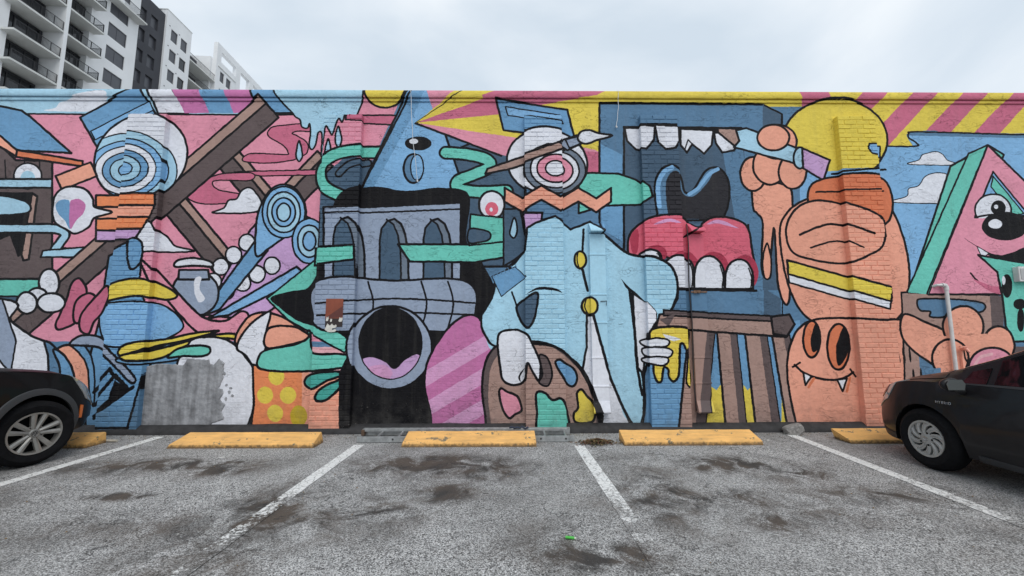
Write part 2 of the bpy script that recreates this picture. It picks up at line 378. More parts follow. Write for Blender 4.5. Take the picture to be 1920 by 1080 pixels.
    for x, y, rx, ry, wd in ((1216, 486, 20, 16, 0), (1268, 512, 30, 32, 0), (1328, 516, 30, 36, 0), (1386, 520, 26, 34, 0)):
        E('r', x+10, y-8, rx, ry, 0); P('W', [(x-rx, 542)]+[(x-rx*math.cos(t), y-ry*math.sin(t)) for t in np.linspace(0, math.pi, 14)]+[(x+rx, 542)])
        ln(f'{x+rx-8},{y-ry*.5} {x+rx-3},{y} {x+rx-4},541', 3)
    P('S', '1180,544 1466,544 1466,606 1200,582', w=0); ln('1200,543 1418,545', 5, sm=0); P('D', '1432,540 1464,560 1464,600 1432,600', w=0)
    # ---------------------------------------------------------------- centre
    P('T', '1085,325 1110,324 1160,326 1190,336 1214,352 1220,372 1200,384 1130,386 1085,400', 0, 5)
    P('D', '944,392 975,392 990,470 944,500', w=4)
    P('B', '930,186 1064,206 1078,262 944,244'); P('b', '948,200 1050,216 1056,232 952,216', w=3)
    # ringed pebble and peach waves (plain stand-ins)
    p = E('W', 1026, 305, 76, 62, 5, .2); clip(p); ring('gWPW', 1040, 320, [(58, 46), (46, 36), (34, 26), (18, 14)], 4); clip(None); stroke(p+[p[0]], 5)
    P('H', '946,352 980,372 1014,352 1050,372 1084,352 1118,372 1146,352 1146,378 1118,398 1084,378 1050,398 1014,378 980,398 946,378'); P('V', '980,402 1016,402 1012,440 984,440')
    # paint brush
    P('n', '910,326 914,316 1050,270 1058,282 960,316'); P('G', '1048,272 1056,262 1082,254 1092,268 1064,282'); P('G', '1060,262 1084,256 1090,268 1068,278', w=4)
    Bz('W', '1084,262 1088,248 1104,244 1124,250 1148,254 1122,262 1098,270')
    Bz('L', '964,408 970,430 964,446 956,436', 4)
    # long pale blue form, yellow discs
    P('C', '1004,420 1040,408 1070,430 1106,416 1180,480 1240,490 1264,520 1266,560 1240,606 1226,640 1208,700 1204,860 1100,860 1110,720 1060,690 1000,690 940,630 900,600 922,560 930,530 960,500 984,470 988,430', 0, 5)
    P('C', '900,600 960,500 990,480 1000,700 960,700 916,650', w=0); ln('984,470 922,540 902,600 916,640 932,650', 5)
    P('B', '922,518 966,500 986,520 940,556', w=2); 
    for k in range(7): ln(f'{924+k*7},{514-k*3} {927+k*7},{520-k*3}', 2, 'S', 0)
    Bz('D', '986,560 1004,550 1008,560 1000,600 986,614 968,578', 5)
    ln('988,552 1010,542 1040,544 1052,550', 6, taper=True); ln('968,572 960,548', 4); ln('1092,470 1094,430', 5)
    ln('1092,505 1102,545', 6, sm=0); E('Y', 1088, 487, 11, 16); ln('1084,472 1082,487 1086,502', 3); E('Y', 1105, 574, 14, 16); ln('1100,560 1096,574 1102,589', 3)
    P('W', '1100,592 1110,592 1124,640 1140,700 1180,790 1200,860 1120,860 1130,780 1110,730 1092,695 1100,650')
    P('C', '1112,592 1180,560 1190,640 1206,720 1204,780 1190,800 1170,780 1142,700', w=0); ln('1111,592 1124,640 1144,706 1172,772 1190,802', 6); ln('1192,640 1206,710 1208,770 1200,802', 6)
    ln('1140,476 1164,516 1180,542 1212,564 1226,580', 6); P('W', '1186,550 1212,566 1228,584 1228,604 1212,640 1206,700 1196,690 1190,620')
    ln('1180,542 1190,620 1194,680 1204,740', 6)
    Bz('W', '1200,640 1224,634 1246,636 1250,644 1240,650 1212,650', 4); Bz('W', '1204,654 1228,650 1252,654 1256,662 1246,670 1212,668', 4); Bz('W', '1204,672 1226,668 1246,670 1248,678 1238,684 1210,680', 4)
    # brown palette with colour pools
    Bz('N', '904,720 914,670 944,642 1000,640 1040,650 1090,690 1114,740 1126,800 1100,860 930,860 910,780'); Bz('n', '916,724 926,676 960,650 1004,644 1040,654 1086,694 1108,740 1118,800 1090,856 940,856 920,790', 0)
    ln('996,644 1040,650 1080,682 1108,730 1124,790', 6)
    Bz('P', '936,738 940,728 950,734 970,744 978,768 964,778 954,784 942,766'); Bz('T', '1004,740 1010,732 1022,736 1034,748 1052,746 1062,768 1064,810 1010,810 1006,770'); Bz('B', '1040,680 1048,674 1058,680 1074,690 1082,706 1078,722 1066,722 1052,702'); Bz('Y', '1082,738 1090,730 1100,742 1112,756 1116,778 1108,792 1080,792 1076,776 1084,764')
    Bz('N', '1010,666 1026,672 1034,700 1026,722 1010,716 1016,700', 4)
    # draped white cloth
    Bz('W', '934,630 960,618 986,626 1000,650 1012,680 1010,712 1000,700 988,680 984,712 966,722 944,714 938,690'); ln('984,690 974,706 976,716', 4, taper=True)
    # ---------------------------------------------------------------- right
    Bz('C', '1120,470 1180,476 1216,484 1244,494 1264,520 1266,556 1250,590 1228,606 1226,584 1200,556 1172,530', 0); ln('1106,416 1140,446 1180,476 1230,486 1258,508 1266,548 1250,588 1226,606 1214,634', 6)
    # bench with legs
    P('B', '1216,640 1500,600 1500,860 1210,860', w=0)
    cl = []
    for s in ('1320,860 1322,730 1332,724 1344,732 1350,722 1362,728 1366,860', '1392,860 1394,722 1402,732 1412,722 1420,728 1424,860', '1464,860 1466,720 1480,730 1500,740 1520,860'): fill('Y', pts(s))
    fill('Y', pts('1310,790 1524,790 1530,860 1300,860'))
    for a, b, c, d in ((1286, 1340, 1262, 1316), (1344, 1380, 1366, 1406), (1396, 1436, 1424, 1472), (1446, 1478, 1486, 1520)):
        P('n', f'{a},618 {b},620 {d},860 {c},860'); P('N', f'{(a+2*b)/3},618 {b},620 {d},860 {(c+2*d)/3},860', w=0)
    P('n', '1232,590 1262,588 1474,600 1474,632 1226,614'); P('N', '1240,582 1474,594 1474,604 1240,592', w=4); P('N', '1446,594 1480,590 1490,608 1476,630 1450,626', w=5)
    P('N', '1232,600 1262,588 1250,612', w=0)
    # yellow pot with drips
    Bz('Y', '1214,640 1222,616 1286,616 1288,650 1282,656 1276,644 1270,650 1268,700 1258,714 1250,706 1248,692 1240,688 1236,712 1228,714 1222,700 1220,680 1212,664'); Bz('Y', '1286,660 1292,690 1294,716 1288,724 1282,714 1284,688', 4)
    P('W', '1238,626 1262,632 1272,636 1258,640 1244,634', w=0)
    Bz('W', '1200,640 1224,634 1246,636 1250,644 1240,650 1212,650', 4); Bz('W', '1204,654 1228,650 1252,654 1256,662 1246,670 1212,668', 4); Bz('W', '1204,672 1226,668 1246,670 1248,678 1238,684 1210,680', 4)
    # striped sky top right
    P('Y', '1462,160 2400,160 2400,280 1640,275 1650,240', w=0)
    for a in range(9):
        x = 1490+a*94.; P('Q', [(x+40, 165), (x+86, 165), (x-14, 275), (x-64, 275)] if a else [(1490, 160), (1545, 160), (1560, 205), (1506, 205)], w=0)
    P('S', '1640,274 1720,274 1704,262 1702,250 1720,247 2400,258 2400,600 1640,600', w=0); Bz('S', '1704,262 1700,252 1712,247 1760,247 1740,280 1716,276', 0); ln('1648,274 1716,274 1718,268 1704,258 1704,250 1716,247 1830,250 1960,254 2200,260', 4)
    fill('b', pts('1650,276 1960,260 1960,430 1650,560')); fill('b', pts('1700,254 1960,260 1900,300 1716,280')); ln('1648,274 1716,274 1718,268 1704,258 1704,250 1716,247 1830,250 1960,254 2200,260', 4)
    cloud('1704,308 1722,300 1730,290 1744,286 1756,284 1768,290 1776,300 1792,309', w=2); cloud('1672,379 1700,368 1704,354 1722,348 1736,330 1758,324 1780,328 1796,340 1800,378', w=2)
    # yellow disc
    E('Y', 1566, 262, 98, 76); P('b', '1620,274 1650,274 1650,296 1626,292 1618,284', w=4); fill('b', pts('1500,322 1664,318 1664,420 1500,420')); ln('1560,326 1660,318', 5, sm=0)
    # peach pebbles, drips and a large pencil
    Bz('H', '1412,344 1440,340 1474,350 1486,380 1480,560 1460,540 1452,430 1446,470 1438,520 1428,500 1430,420 1420,400 1412,390')
    Bz('H', '1434,520 1430,490 1438,456 1446,490 1444,520', 4)
    E('H', 1412, 326, 24, 32, 5); E('H', 1444, 310, 32, 36, 5); E('H', 1486, 322, 26, 32, 5); E('H', 1458, 266, 36, 32, 5)
    P('n', '1346,240 1390,242 1396,254 1380,276 1346,248'); P('K', '1328,240 1346,240 1348,250 1340,250', w=2)
    P('L', '1380,244 1400,240 1500,280 1490,306 1376,276 1386,264'); E('L', 1500, 296, 12, 20); P('V', '1504,278 1556,300 1544,338 1506,316'); E('H', 1450, 258, 30, 24, 5)
    # stacked peach stones with ribbons
    Bz('H', '1462,440 1478,396 1520,370 1580,350 1640,356 1676,400 1700,470 1704,540 1680,600 1600,616 1520,600 1480,540')
    P('o', '1530,400 1530,340 1656,336 1660,420', 5); ln('1530,360 1656,358', 4, sm=0)
    Bz('H', '1474,430 1492,392 1530,376 1580,384 1644,412 1646,460 1620,480 1580,494 1520,486 1484,470')
    ln('1500,440 1560,420 1630,440', 5); ln('1520,464 1570,452 1610,466', 4)
    P('Y', '1476,488 1664,540 1660,566 1478,514'); P('W', '1478,514 1660,566 1658,580 1480,530', w=4)
    # smiling stone
    Bz('H', '1476,700 1484,640 1510,606 1560,596 1640,600 1700,604 1740,660 1746,720 1740,860 1520,860 1492,790')
    E('o', 1522, 636, 16, 34); Bz('K', '1524,660 1520,636 1530,606 1538,620 1536,650', 0); E('o', 1572, 650, 21, 43); Bz('K', '1572,686 1568,650 1582,612 1591,630 1589,664', 0)
    ln('1490,684 1512,702 1550,712 1580,710 1600,698', 5); ln('1486,688 1500,680', 4); ln('1594,692 1604,706', 4)
    P('W', '1506,698 1522,706 1510,722', w=4); P('W', '1570,712 1588,710 1580,734', w=4); ln('1526,710 1516,726', 5, 'o'); ln('1594,708 1588,734', 5, 'o')
    # right-hand blocks
    P('n', '1690,548 1870,554 1880,800 1700,800', w=4); P('N', '1856,552 1880,556 1890,800 1870,800', w=0)
    Bz('S', '1720,568 1730,560 1800,562 1842,568 1846,580 1830,586 1790,580 1770,594 1744,594 1744,584 1726,582', 4)
    P('S', '1720,600 1800,640 1800,800 1730,800', w=0)
    P('T', '1852,272 1882,290 1772,552 1706,544 1782,312 1852,272'); P('P', '1852,272 2140,552 1740,552')
    P('T', '1852,272 1816,288 1700,548 1740,552', w=0); ln('1738,551 1852,272 1816,288 1700,548', 4, sm=0)
    P('b', '1862,322 1828,406 1930,404', w=4); P('T', '1862,330 1920,400 1900,404 1858,350', w=3); E('W', 1862, 394, 34, 30, 4); P('P', '1826,410 1960,404 1960,440 1826,440', w=0); ln('1828,408 1870,402 1930,408', 4)
    E('K', 1872, 390, 14, 14, 0); E('W', 1868, 388, 4, 4, 0); E('K', 1884, 424, 43, 27, 0); E('W', 1866, 420, 13, 9, 0)
    Bz('K', '1808,446 1830,462 1870,486 1940,500 1940,460 1880,478 1840,466', 0); P('W', '1832,462 1854,474 1842,486', w=2)
    ln('1820,512 1840,532 1880,548', 4); Bz('Q', '1826,524 1860,536 1900,540 1900,552 1860,548', 0)
    P('T', '1834,478 1960,500 2400,500 2400,640 1900,640 1886,612 1880,560 1870,510', 0, 5)
    E('K', 1888, 536, 10, 22, 0); E('W', 1882, 526, 3, 8, 0); E('K', 1912, 570, 12, 10, 0); E('K', 1914, 600, 7, 22, 0)
    P('N', '1900,650 2400,640 2400,860 1880,860', w=0)
    # peach lobes lower right
    Bz('H', '1694,590 1740,606 1776,622 1800,640 1800,700 1760,690 1696,640', 5)
    E('H', 1872, 648, 30, 36); E('H', 1810, 668, 52, 50, 0); E('H', 1806, 612, 38, 38); fill('H', pts('1770,630 1850,625 1850,690 1770,690')); E('H', 1782, 672, 34, 36)
    ln('1806,648 1810,672 1824,690', 4); E('P', 1860, 690, 44, 38); ln('1828,684 1838,670 1860,664', 6, 'F')
    P('S', '1748,690 1764,690 1770,800 1748,800', w=0)
    for s in ('1680,650 1688,680', '1692,652 1698,682', '1704,650 1708,680', '1712,692 1714,714', '1726,690 1728,714'): ln(s, 5, taper=True)
    # black base line and edges
paint_mural()
E_ = E
im = bpy.data.images.new('mural_paint', CW, CH, alpha=False)
buf = np.ones((CH, CW, 4), np.float32); buf[..., :3] = img/255.
im.pixels.foreach_set(buf.ravel()); im.update(); im.pack()
def mural_mat(name, kind):
    m = bpy.data.materials.new(name); m.use_nodes = True; t = m.node_tree; L = t.links.new; b = t.nodes['Principled BSDF']
    g = N(t, 'ShaderNodeNewGeometry'); s = N(t, 'ShaderNodeSeparateXYZ'); L(g.outputs['Position'], s.inputs[0])
    def math_(op, a, bb, c=None):
        n = N(t, 'ShaderNodeMath', operation=op)
        for i, q in enumerate((a, bb, c)):
            if q is None: continue
            if isinstance(q, (int, float)): n.inputs[i].default_value = q
            else: L(q, n.inputs[i])
        return n.outputs[0]
    # wobble of the hand-painted edges
    nw = N(t, 'ShaderNodeTexNoise'); nw.inputs['Scale'].default_value = 9; L(g.outputs['Position'], nw.inputs['Vector'])
    sw = N(t, 'ShaderNodeSeparateColor'); L(nw.outputs['Color'], sw.inputs[0])
    ux = math_('MULTIPLY_ADD', sw.outputs[0], .02/MW, math_('DIVIDE', math_('SUBTRACT', s.outputs[0], MX+.01), MW))
    uy = math_('MULTIPLY_ADD', sw.outputs[1], .02/MH, math_('DIVIDE', math_('SUBTRACT', s.outputs[2], .01), MH))
    cb = N(t, 'ShaderNodeCombineXYZ'); L(ux, cb.inputs[0]); L(uy, cb.inputs[1])
    tx = N(t, 'ShaderNodeTexImage', image=im, extension='EXTEND', interpolation='Linear'); L(cb.outputs[0], tx.inputs[0])
    def noise_(sc_, det=4, rough=.6, dist=0, vec=None):
        n = N(t, 'ShaderNodeTexNoise'); n.inputs['Scale'].default_value = sc_; n.inputs['Detail'].default_value = det; n.inputs['Roughness'].default_value = rough; n.inputs['Distortion'].default_value = dist
        L(vec or g.outputs['Position'], n.inputs['Vector']); return n.outputs['Fac']
    def rng_(v, a, bb, c, d):
        n = N(t, 'ShaderNodeMapRange'); L(v, n.inputs[0])
        for i, q in enumerate((a, bb, c, d)): n.inputs[i+1].default_value = q
        return n.outputs[0]
    def mul(c, f):
        x = N(t, 'ShaderNodeMix', data_type='RGBA', blend_type='MULTIPLY'); x.inputs[0].default_value = 1; L(c, x.inputs[6]); L(f, x.inputs[7]); return x.outputs[2]
    def mixc(c, f, col):
        x = N(t, 'ShaderNodeMix', data_type='RGBA'); L(f, x.inputs[0]); L(c, x.inputs[6]); x.inputs[7].default_value = (*col, 1); return x.outputs[2]
    # blotchy coats of paint, rain-streaked grime, tiny chips near the foot
    c = mul(tx.outputs[0], rng_(noise_(1.3, 5), .3, .7, .9, 1.08))
    c = mul(c, rng_(noise_(22, 4), .3, .7, .93, 1.05))
    mp_ = N(t, 'ShaderNodeMapping'); mp_.inputs['Scale'].default_value = (7, 7, .35); L(g.outputs['Position'], mp_.inputs[0])
    st = rng_(noise_(1.6, 5, .65, vec=mp_.outputs[0]), .52, .8, 0, .13); c = mixc(c, st, (.16, .15, .13))
    low = rng_(s.outputs[2], .1, .55, 1, 0)
    ch = rng_(noise_(34, 5, .7), .66, .7, 0, 1); c = mixc(c, math_('MULTIPLY', ch, math_('MULTIPLY', low, .75)), (.42, .38, .34))
    gr = rng_(noise_(5, 6, .7), .4, .75, 0, .5); c = mixc(c, math_('MULTIPLY', gr, low), (.10, .095, .09))
    L(c, b.inputs['Base Color']); b.inputs['Roughness'].default_value = .66; b.inputs['Specular IOR Level'].default_value = .18
    # relief
    if kind == 'stucco':
        vo = N(t, 'ShaderNodeTexNoise'); vo.inputs['Scale'].default_value = 3.2; vo.inputs['Detail'].default_value = 3; vo.inputs['Distortion'].default_value = 1.6
        mq = N(t, 'ShaderNodeMapping'); mq.inputs['Scale'].default_value = (1, 1, 2.2); L(g.outputs['Position'], mq.inputs[0]); L(mq.outputs[0], vo.inputs['Vector'])
        ridge = math_('ABSOLUTE', math_('SUBTRACT', vo.outputs['Fac'], .5), 0)
        ridge = rng_(ridge, 0, .012, 1, 0); msk = rng_(noise_(2.1, 2), .5, .6, 0, 1); ridge = math_('MULTIPLY', ridge, msk)
        h = math_('ADD', math_('MULTIPLY', noise_(11, 6, .6), .8), math_('MULTIPLY', noise_(70, 3), .14))
        br = N(t, 'ShaderNodeTexBrick'); br.inputs['Scale'].default_value = 1; br.inputs['Brick Width'].default_value = .2; br.inputs['Row Height'].default_value = .0705
        br.inputs['Mortar Size'].default_value = .006; br.inputs['Mortar Smooth'].default_value = .6
        xz = N(t, 'ShaderNodeCombineXYZ'); L(s.outputs[0], xz.inputs[0]); L(s.outputs[2], xz.inputs[1])
        ad = N(t, 'ShaderNodeVectorMath', operation='ADD'); L(xz.outputs[0], ad.inputs[0])
        nn = N(t, 'ShaderNodeTexNoise'); nn.inputs['Scale'].default_value = 6; L(g.outputs['Position'], nn.inputs['Vector'])
        sc2 = N(t, 'ShaderNodeVectorMath', operation='SCALE'); L(nn.outputs['Color'], sc2.inputs[0]); sc2.inputs['Scale'].default_value = .03; L(sc2.outputs[0], ad.inputs[1])
        L(ad.outputs[0], br.inputs['Vector'])
        mort = math_('MULTIPLY', br.outputs['Fac'], rng_(noise_(1.1, 3), .45, .68, 0, .11))
        h = math_('SUBTRACT', h, mort); h = math_('ADD', h, math_('MULTIPLY', ridge, .5))
        c2 = mixc(c, math_('MULTIPLY', ridge, .22), (.05, .05, .05)); L(c2, b.inputs['Base Color']); dist = .022
    elif kind == 'brick':
        h = math_('ADD', math_('MULTIPLY', noise_(26, 6, .65), .7), math_('MULTIPLY', noise_(120, 3), .2)); dist = .010
    else: h = noise_(14, 3); dist = .002; b.inputs['Roughness'].default_value = .45
    bp = N(t, 'ShaderNodeBump'); bp.inputs['Strength'].default_value = .8; bp.inputs['Distance'].default_value = dist; L(h, bp.inputs['Height']); L(bp.outputs[0], b.inputs['Normal'])
    return m
M_WALL = mural_mat('painted_stucco', 'stucco'); M_BRICK = mural_mat('painted_brick', 'brick'); M_METAL = mural_mat('painted_sheet_metal', 'metal')
#ENDMURAL#
# ------------------------------------------------------------------ ground
def asphalt(name, paint=False):
    m = bpy.data.materials.new(name); m.use_nodes = True; t = m.node_tree; L = t.links.new; b = t.nodes['Principled BSDF']
    g = N(t, 'ShaderNodeNewGeometry'); pos = g.outputs['Position']; s = N(t, 'ShaderNodeSeparateXYZ'); L(pos, s.inputs[0])
    def m_(op, a, bb=0., c=None):
        n = N(t, 'ShaderNodeMath', operation=op)
        for i, q in enumerate((a, bb, c)):
            if q is None: continue
            if isinstance(q, (int, float)): n.inputs[i].default_value = q
            else: L(q, n.inputs[i])
        return n.outputs[0]
    def no(sc_, det=4, rough=.6, dist=0, vec=None):
        n = N(t, 'ShaderNodeTexNoise'); n.inputs['Scale'].default_value = sc_; n.inputs['Detail'].default_value = det; n.inputs['Roughness'].default_value = rough; n.inputs['Distortion'].default_value = dist
        L(vec or pos, n.inputs['Vector']); return n.outputs['Fac']
    def rg(v, a, bb, c, d):
        n = N(t, 'ShaderNodeMapRange'); L(v, n.inputs[0])
        for i, q in enumerate((a, bb, c, d)): n.inputs[i+1].default_value = q
        return n.outputs[0]
    def mixc(c, f, col):
        x = N(t, 'ShaderNodeMix', data_type='RGBA'); L(f, x.inputs[0])
        if isinstance(c, tuple): x.inputs[6].default_value = (*c, 1)
        else: L(c, x.inputs[6])
        if isinstance(col, tuple): x.inputs[7].default_value = (*col, 1)
        else: L(col, x.inputs[7])
        return x.outputs[2]
    vo = N(t, 'ShaderNodeTexVoronoi'); vo.inputs['Scale'].default_value = 140; L(pos, vo.inputs['Vector'])
    sv = N(t, 'ShaderNodeSeparateColor'); L(vo.outputs['Color'], sv.inputs[0])
    rp_ = N(t, 'ShaderNodeValToRGB'); L(sv.outputs[0], rp_.inputs[0])
    for p_, c_ in ((.0, .05), (.25, .165), (.6, .31), (.85, .52), (1., .80)):
        if p_ in (0., 1.): el = rp_.color_ramp.elements[int(p_)]
        else: el = rp_.color_ramp.elements.new(p_)
        el.position = p_; el.color = (c_*1.01, c_, c_*.985, 1)
    c = rp_.outputs[0]
    c = mixc(c, rg(vo.outputs['Distance'], .45, .75, 0, .6), (.07, .068, .066))
    vb = N(t, 'ShaderNodeTexVoronoi'); vb.inputs['Scale'].default_value = 52; L(pos, vb.inputs['Vector']); s2 = N(t, 'ShaderNodeSeparateColor'); L(vb.outputs['Color'], s2.inputs[0])
    c = mixc(c, m_('MULTIPLY', rg(s2.outputs[0], .80, .86, 0, .75), rg(vb.outputs['Distance'], .3, .5, 1, 0)), (.50, .49, .47))
    c = mixc(c, m_('MULTIPLY', rg(s2.outputs[1], .84, .88, 0, .8), rg(vb.outputs['Distance'], .3, .5, 1, 0)), (.05, .05, .05))
    c = mixc(c, rg(no(42, 4, .7), .56, .68, 0, .55), (.09, .088, .085))
    c = mixc(c, rg(no(.38, 5, .7, .5), .46, .62, 0, .48), (.10, .095, .088))
    c = mixc(c, rg(no(2.2, 5, .65), .42, .72, 0, .35), (.115, .11, .106))
    c = mixc(c, rg(no(.8, 4, .6), .48, .7, 0, .30), (.40, .395, .385))
    # oil and tyre stains where cars have stood
    tot = None
    wob = no(2.6, 6, .72, .8)
    for (x, y, rx, ry, a) in ((-3.5, 4.5, .75, .17, .9), (-3.0, 4.3, .35, .16, .8), (-4.2, 4.35, .8, .2, .45), (-3.35, 3.66, .25, .07, .95), (-.8, 4.45, .65, .3, .9), (-.25, 4.35, .35, .3, .85), (-.6, 3.7, .3, .2, .7),
            (2.35, 4.42, .45, .2, 1.05), (2.85, 4.15, .4, .25, .7), (1.95, 3.55, .3, .14, .85), (2.0, 3.1, .2, .15, .8), (.58, 2.7, .33, .16, .95), (.45, 2.86, .5, .25, .4), (-1.9, 2.9, .45, .5, .55), (1.1, 3.5, .5, .35, .35), (-4.9, 3.3, .7, .5, .6), (-1.9, 3.35, .30, .5, .8), (1.35, 3.6, .35, .5, .7), (-4.5, 2.9, .8, .3, .6), (3.2, 3.6, .7, .25, .5), (3.6, 2.8, 1., .3, .3), (-1.5, 3.2, .6, .4, .5), (-1.2, 3.3, .5, .35, .6), (1.35, 4.3, .6, .5, .35), (-2.6, 3.1, .9, .25, .4), (2.5, 3.3, .8, .3, .4)):
        dx = m_('DIVIDE', m_('SUBTRACT', s.outputs[0], x), rx); dy = m_('DIVIDE', m_('SUBTRACT', s.outputs[1], y), ry)
        d = m_('ADD', m_('MULTIPLY', dx, dx), m_('MULTIPLY', dy, dy)); gsn = m_('MULTIPLY', m_('EXPONENT', m_('MULTIPLY', d, -.6)), a)
        tot = gsn if tot is None else m_('MAXIMUM', tot, gsn)
    f = m_('MULTIPLY', tot, rg(wob, .38, .60, .05, 1.3)); f = rg(f, .06, .62, 0, .95)
    c = mixc(c, f, mixc((.040, .036, .033), rg(no(2.5, 4), .4, .6, 0, 1), (.085, .066, .052)))
    # darker strip by the wall, hairline cracks
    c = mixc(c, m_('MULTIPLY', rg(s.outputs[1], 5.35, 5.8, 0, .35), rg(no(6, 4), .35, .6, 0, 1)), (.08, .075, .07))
    wv = N(t, 'ShaderNodeTexNoise'); wv.inputs['Scale'].default_value = .55; wv.inputs['Detail'].default_value = 6; wv.inputs['Roughness'].default_value = .62; L(pos, wv.inputs['Vector'])
    cr = rg(m_('ABSOLUTE', m_('SUBTRACT', wv.outputs['Fac'], .5)), 0, .0036, 1, 0); cr = m_('MULTIPLY', cr, rg(no(.9, 3), .44, .52, 0, .85))
    c = mixc(c, cr, (.03, .03, .03))
    h = m_('ADD', m_('MULTIPLY', rg(vo.outputs['Distance'], 0, .7, 1, 0), .6), m_('MULTIPLY', no(6, 4), .5)); h = m_('SUBTRACT', h, cr)
    if paint:
        tcn = N(t, 'ShaderNodeTexCoord'); so_ = N(t, 'ShaderNodeSeparateXYZ'); L(tcn.outputs['Object'], so_.inputs[0])
        wear = no(30, 6, .75); wear2 = no(3.2, 4, .6)
        # worn most towards the driving lane and where wheels cross
        y = s.outputs[1]; keep = rg(y, 2.9, 4.7, -.03, .24)
        cracks = N(t, 'ShaderNodeTexVoronoi', feature='DISTANCE_TO_EDGE'); cracks.inputs['Scale'].default_value = 17; L(pos, cracks.inputs['Vector'])
        k = m_('ADD', m_('MULTIPLY', wear, .55), m_('MULTIPLY', wear2, .5)); k = m_('ADD', k, keep)
        k = rg(k, .54, .61, 0, .95); k = m_('MULTIPLY', k, rg(cracks.outputs['Distance'], .01, .06, .15, 1))
        c = mixc(c, k, (.80, .80, .78))
    L(c, b.inputs['Base Color']); b.inputs['Roughness'].default_value = .85; b.inputs['Specular IOR Level'].default_value = .3
    bp = N(t, 'ShaderNodeBump'); bp.inputs['Strength'].default_value = .7; bp.inputs['Distance'].default_value = .006; L(h, bp.inputs['Height']); L(bp.outputs[0], b.inputs['Normal'])
    return m
M_ASPH = asphalt('asphalt'); M_LINE = asphalt('worn_line_paint', True)
gm = MB()
xs = list(np.linspace(-9, 9, 91)); ys = list(np.linspace(0, 5.9, 31))
xs = [-400, -100, -30]+xs+[30, 100, 400]; ys = [-400, -80, -15]+ys+[30, 100, 400]
def gz(x, y):
    if abs(x) < 8.9 and .05 < y < 5.2: return .005*noise.noise(Vector((x*.7, y*.7, 3.3)))*min(1, (5.2-y))*min(1, y)
    return 0
gm.grid([[(x, y, gz(x, y)-.003) for y in ys] for x in xs])
tag(obj('parking_lot', gm, M_ASPH, smooth=True), kind='structure')
for x0, y0, x1, y1 in ((-4.70, 5.66, -4.74, .3), (-1.86, 5.22, -1.97, .3), (.88, 5.15, .96, .3), (3.85, 5.62, 3.62, .3)):
    k = MB(); n = 70; P_ = []
    for i in range(n+1):
        t = i/n; x = x0+(x1-x0)*t; y = y0+(y1-y0)*t; hwid = .064+.004*noise.noise(Vector((x, y*3, 0)))
        P_.append([(x-hwid, y, gz(x, y)+.0015), (x+hwid, y, gz(x, y)+.0015)])
    k.grid(P_); tag(obj('parking_line', k, M_LINE, smooth=True), kind='structure')
# ------------------------------------------------------------------ mural wall
wall = thing('mural_wall', (0, D, 0), 'long stucco and brick wall covered in a bright cartoon style mural of beams, ribbons and rounded shapes', 'wall')
XL, XR = -10.5, 10.5
k = MB(); k.box(XL, XR, D, D+8, -.2, 4.93); obj('wall_face', k, M_WALL, wall)
k = MB(); k.box(XL-.03, XR+.03, D-.022, D+8.03, 4.933, 4.985)
o = obj('ledge', k, M_WALL, wall, bevel=.012)
k = MB()
n = 120
P_ = []
for i in range(n+1):
    x = XL-.05+(XR-XL+.1)*i/n; j = .010*noise.noise(Vector((x*2.3, 0, 1))); q = .012*noise.noise(Vector((x*3.7, 5, 1)))
    P_.append([(x, D+.3, 4.988), (x, D-.045+j, 4.988+q*.5), (x, D-.052+j, 5.0+q), (x, D-.05+j, 5.07), (x, D-.035, H), (x, D+.3, H)])
k.grid(P_); obj('coping', k, M_WALL, wall, smooth=math.radians(40))
M_TAR = mat('tar', (.022, .021, .022), .75, nscale=9, namt=.5, bump=.6, bscale=30)
k = MB(); P_ = []
for i in range(241):
    x = XL+(XR-XL)*i/240; j = .012*noise.noise(Vector((x*1.7, 2, 1))); q = .016*noise.noise(Vector((x*2.7, 5, 1)))
    P_.append([(x, D+.01, .115+j), (x, D-.02, .112+j), (x, D-.085, .07+j*.5), (x, D-.115+q, .02), (x, D-.12+q, -.02)])
k.grid(P_); obj('tar_skirt', k, M_TAR, wall, smooth=True)
M_MORTAR = mural_mat('painted_mortar', 'brick')
CO = .0705; BL = .192
def brick_mesh(l, nm, seed):
    r = random.Random(seed); k = MB(); c = .006; h = CO-.0065; d = .092
    # chamfered front face, 14 vertices
    for (x, z) in ((0, 0), (l, 0), (l, h), (0, h)): k.v.append((x, 0, z))
    for (x, z) in ((0, 0), (l, 0), (l, h), (0, h)): k.v.append((x, -d+c+.0015*r.random(), z))
    for (x, z) in ((c, c), (l-c, c), (l-c, h-c), (c, h-c)): k.v.append((x+.002*r.uniform(-1, 1), -d+.003*r.uniform(-1, 1), z+.0015*r.uniform(-1, 1)))
    for a in (0, 4):
        for i in range(4): k.f.append((a+i, a+(i+1) % 4, a+4+(i+1) % 4, a+4+i))
    k.f.append((8, 9, 10, 11)); k.f.append((3, 2, 1, 0))
    return mesh(nm, k, M_BRICK)
full = [brick_mesh(BL-.007, 'brick_full', i) for i in range(8)]; half = [brick_mesh(BL/2-.007, 'brick_half', i+20) for i in range(4)]
ZT = 4.66
PIL = (-5.43, -2.49, .537, 2.305, 5.34)
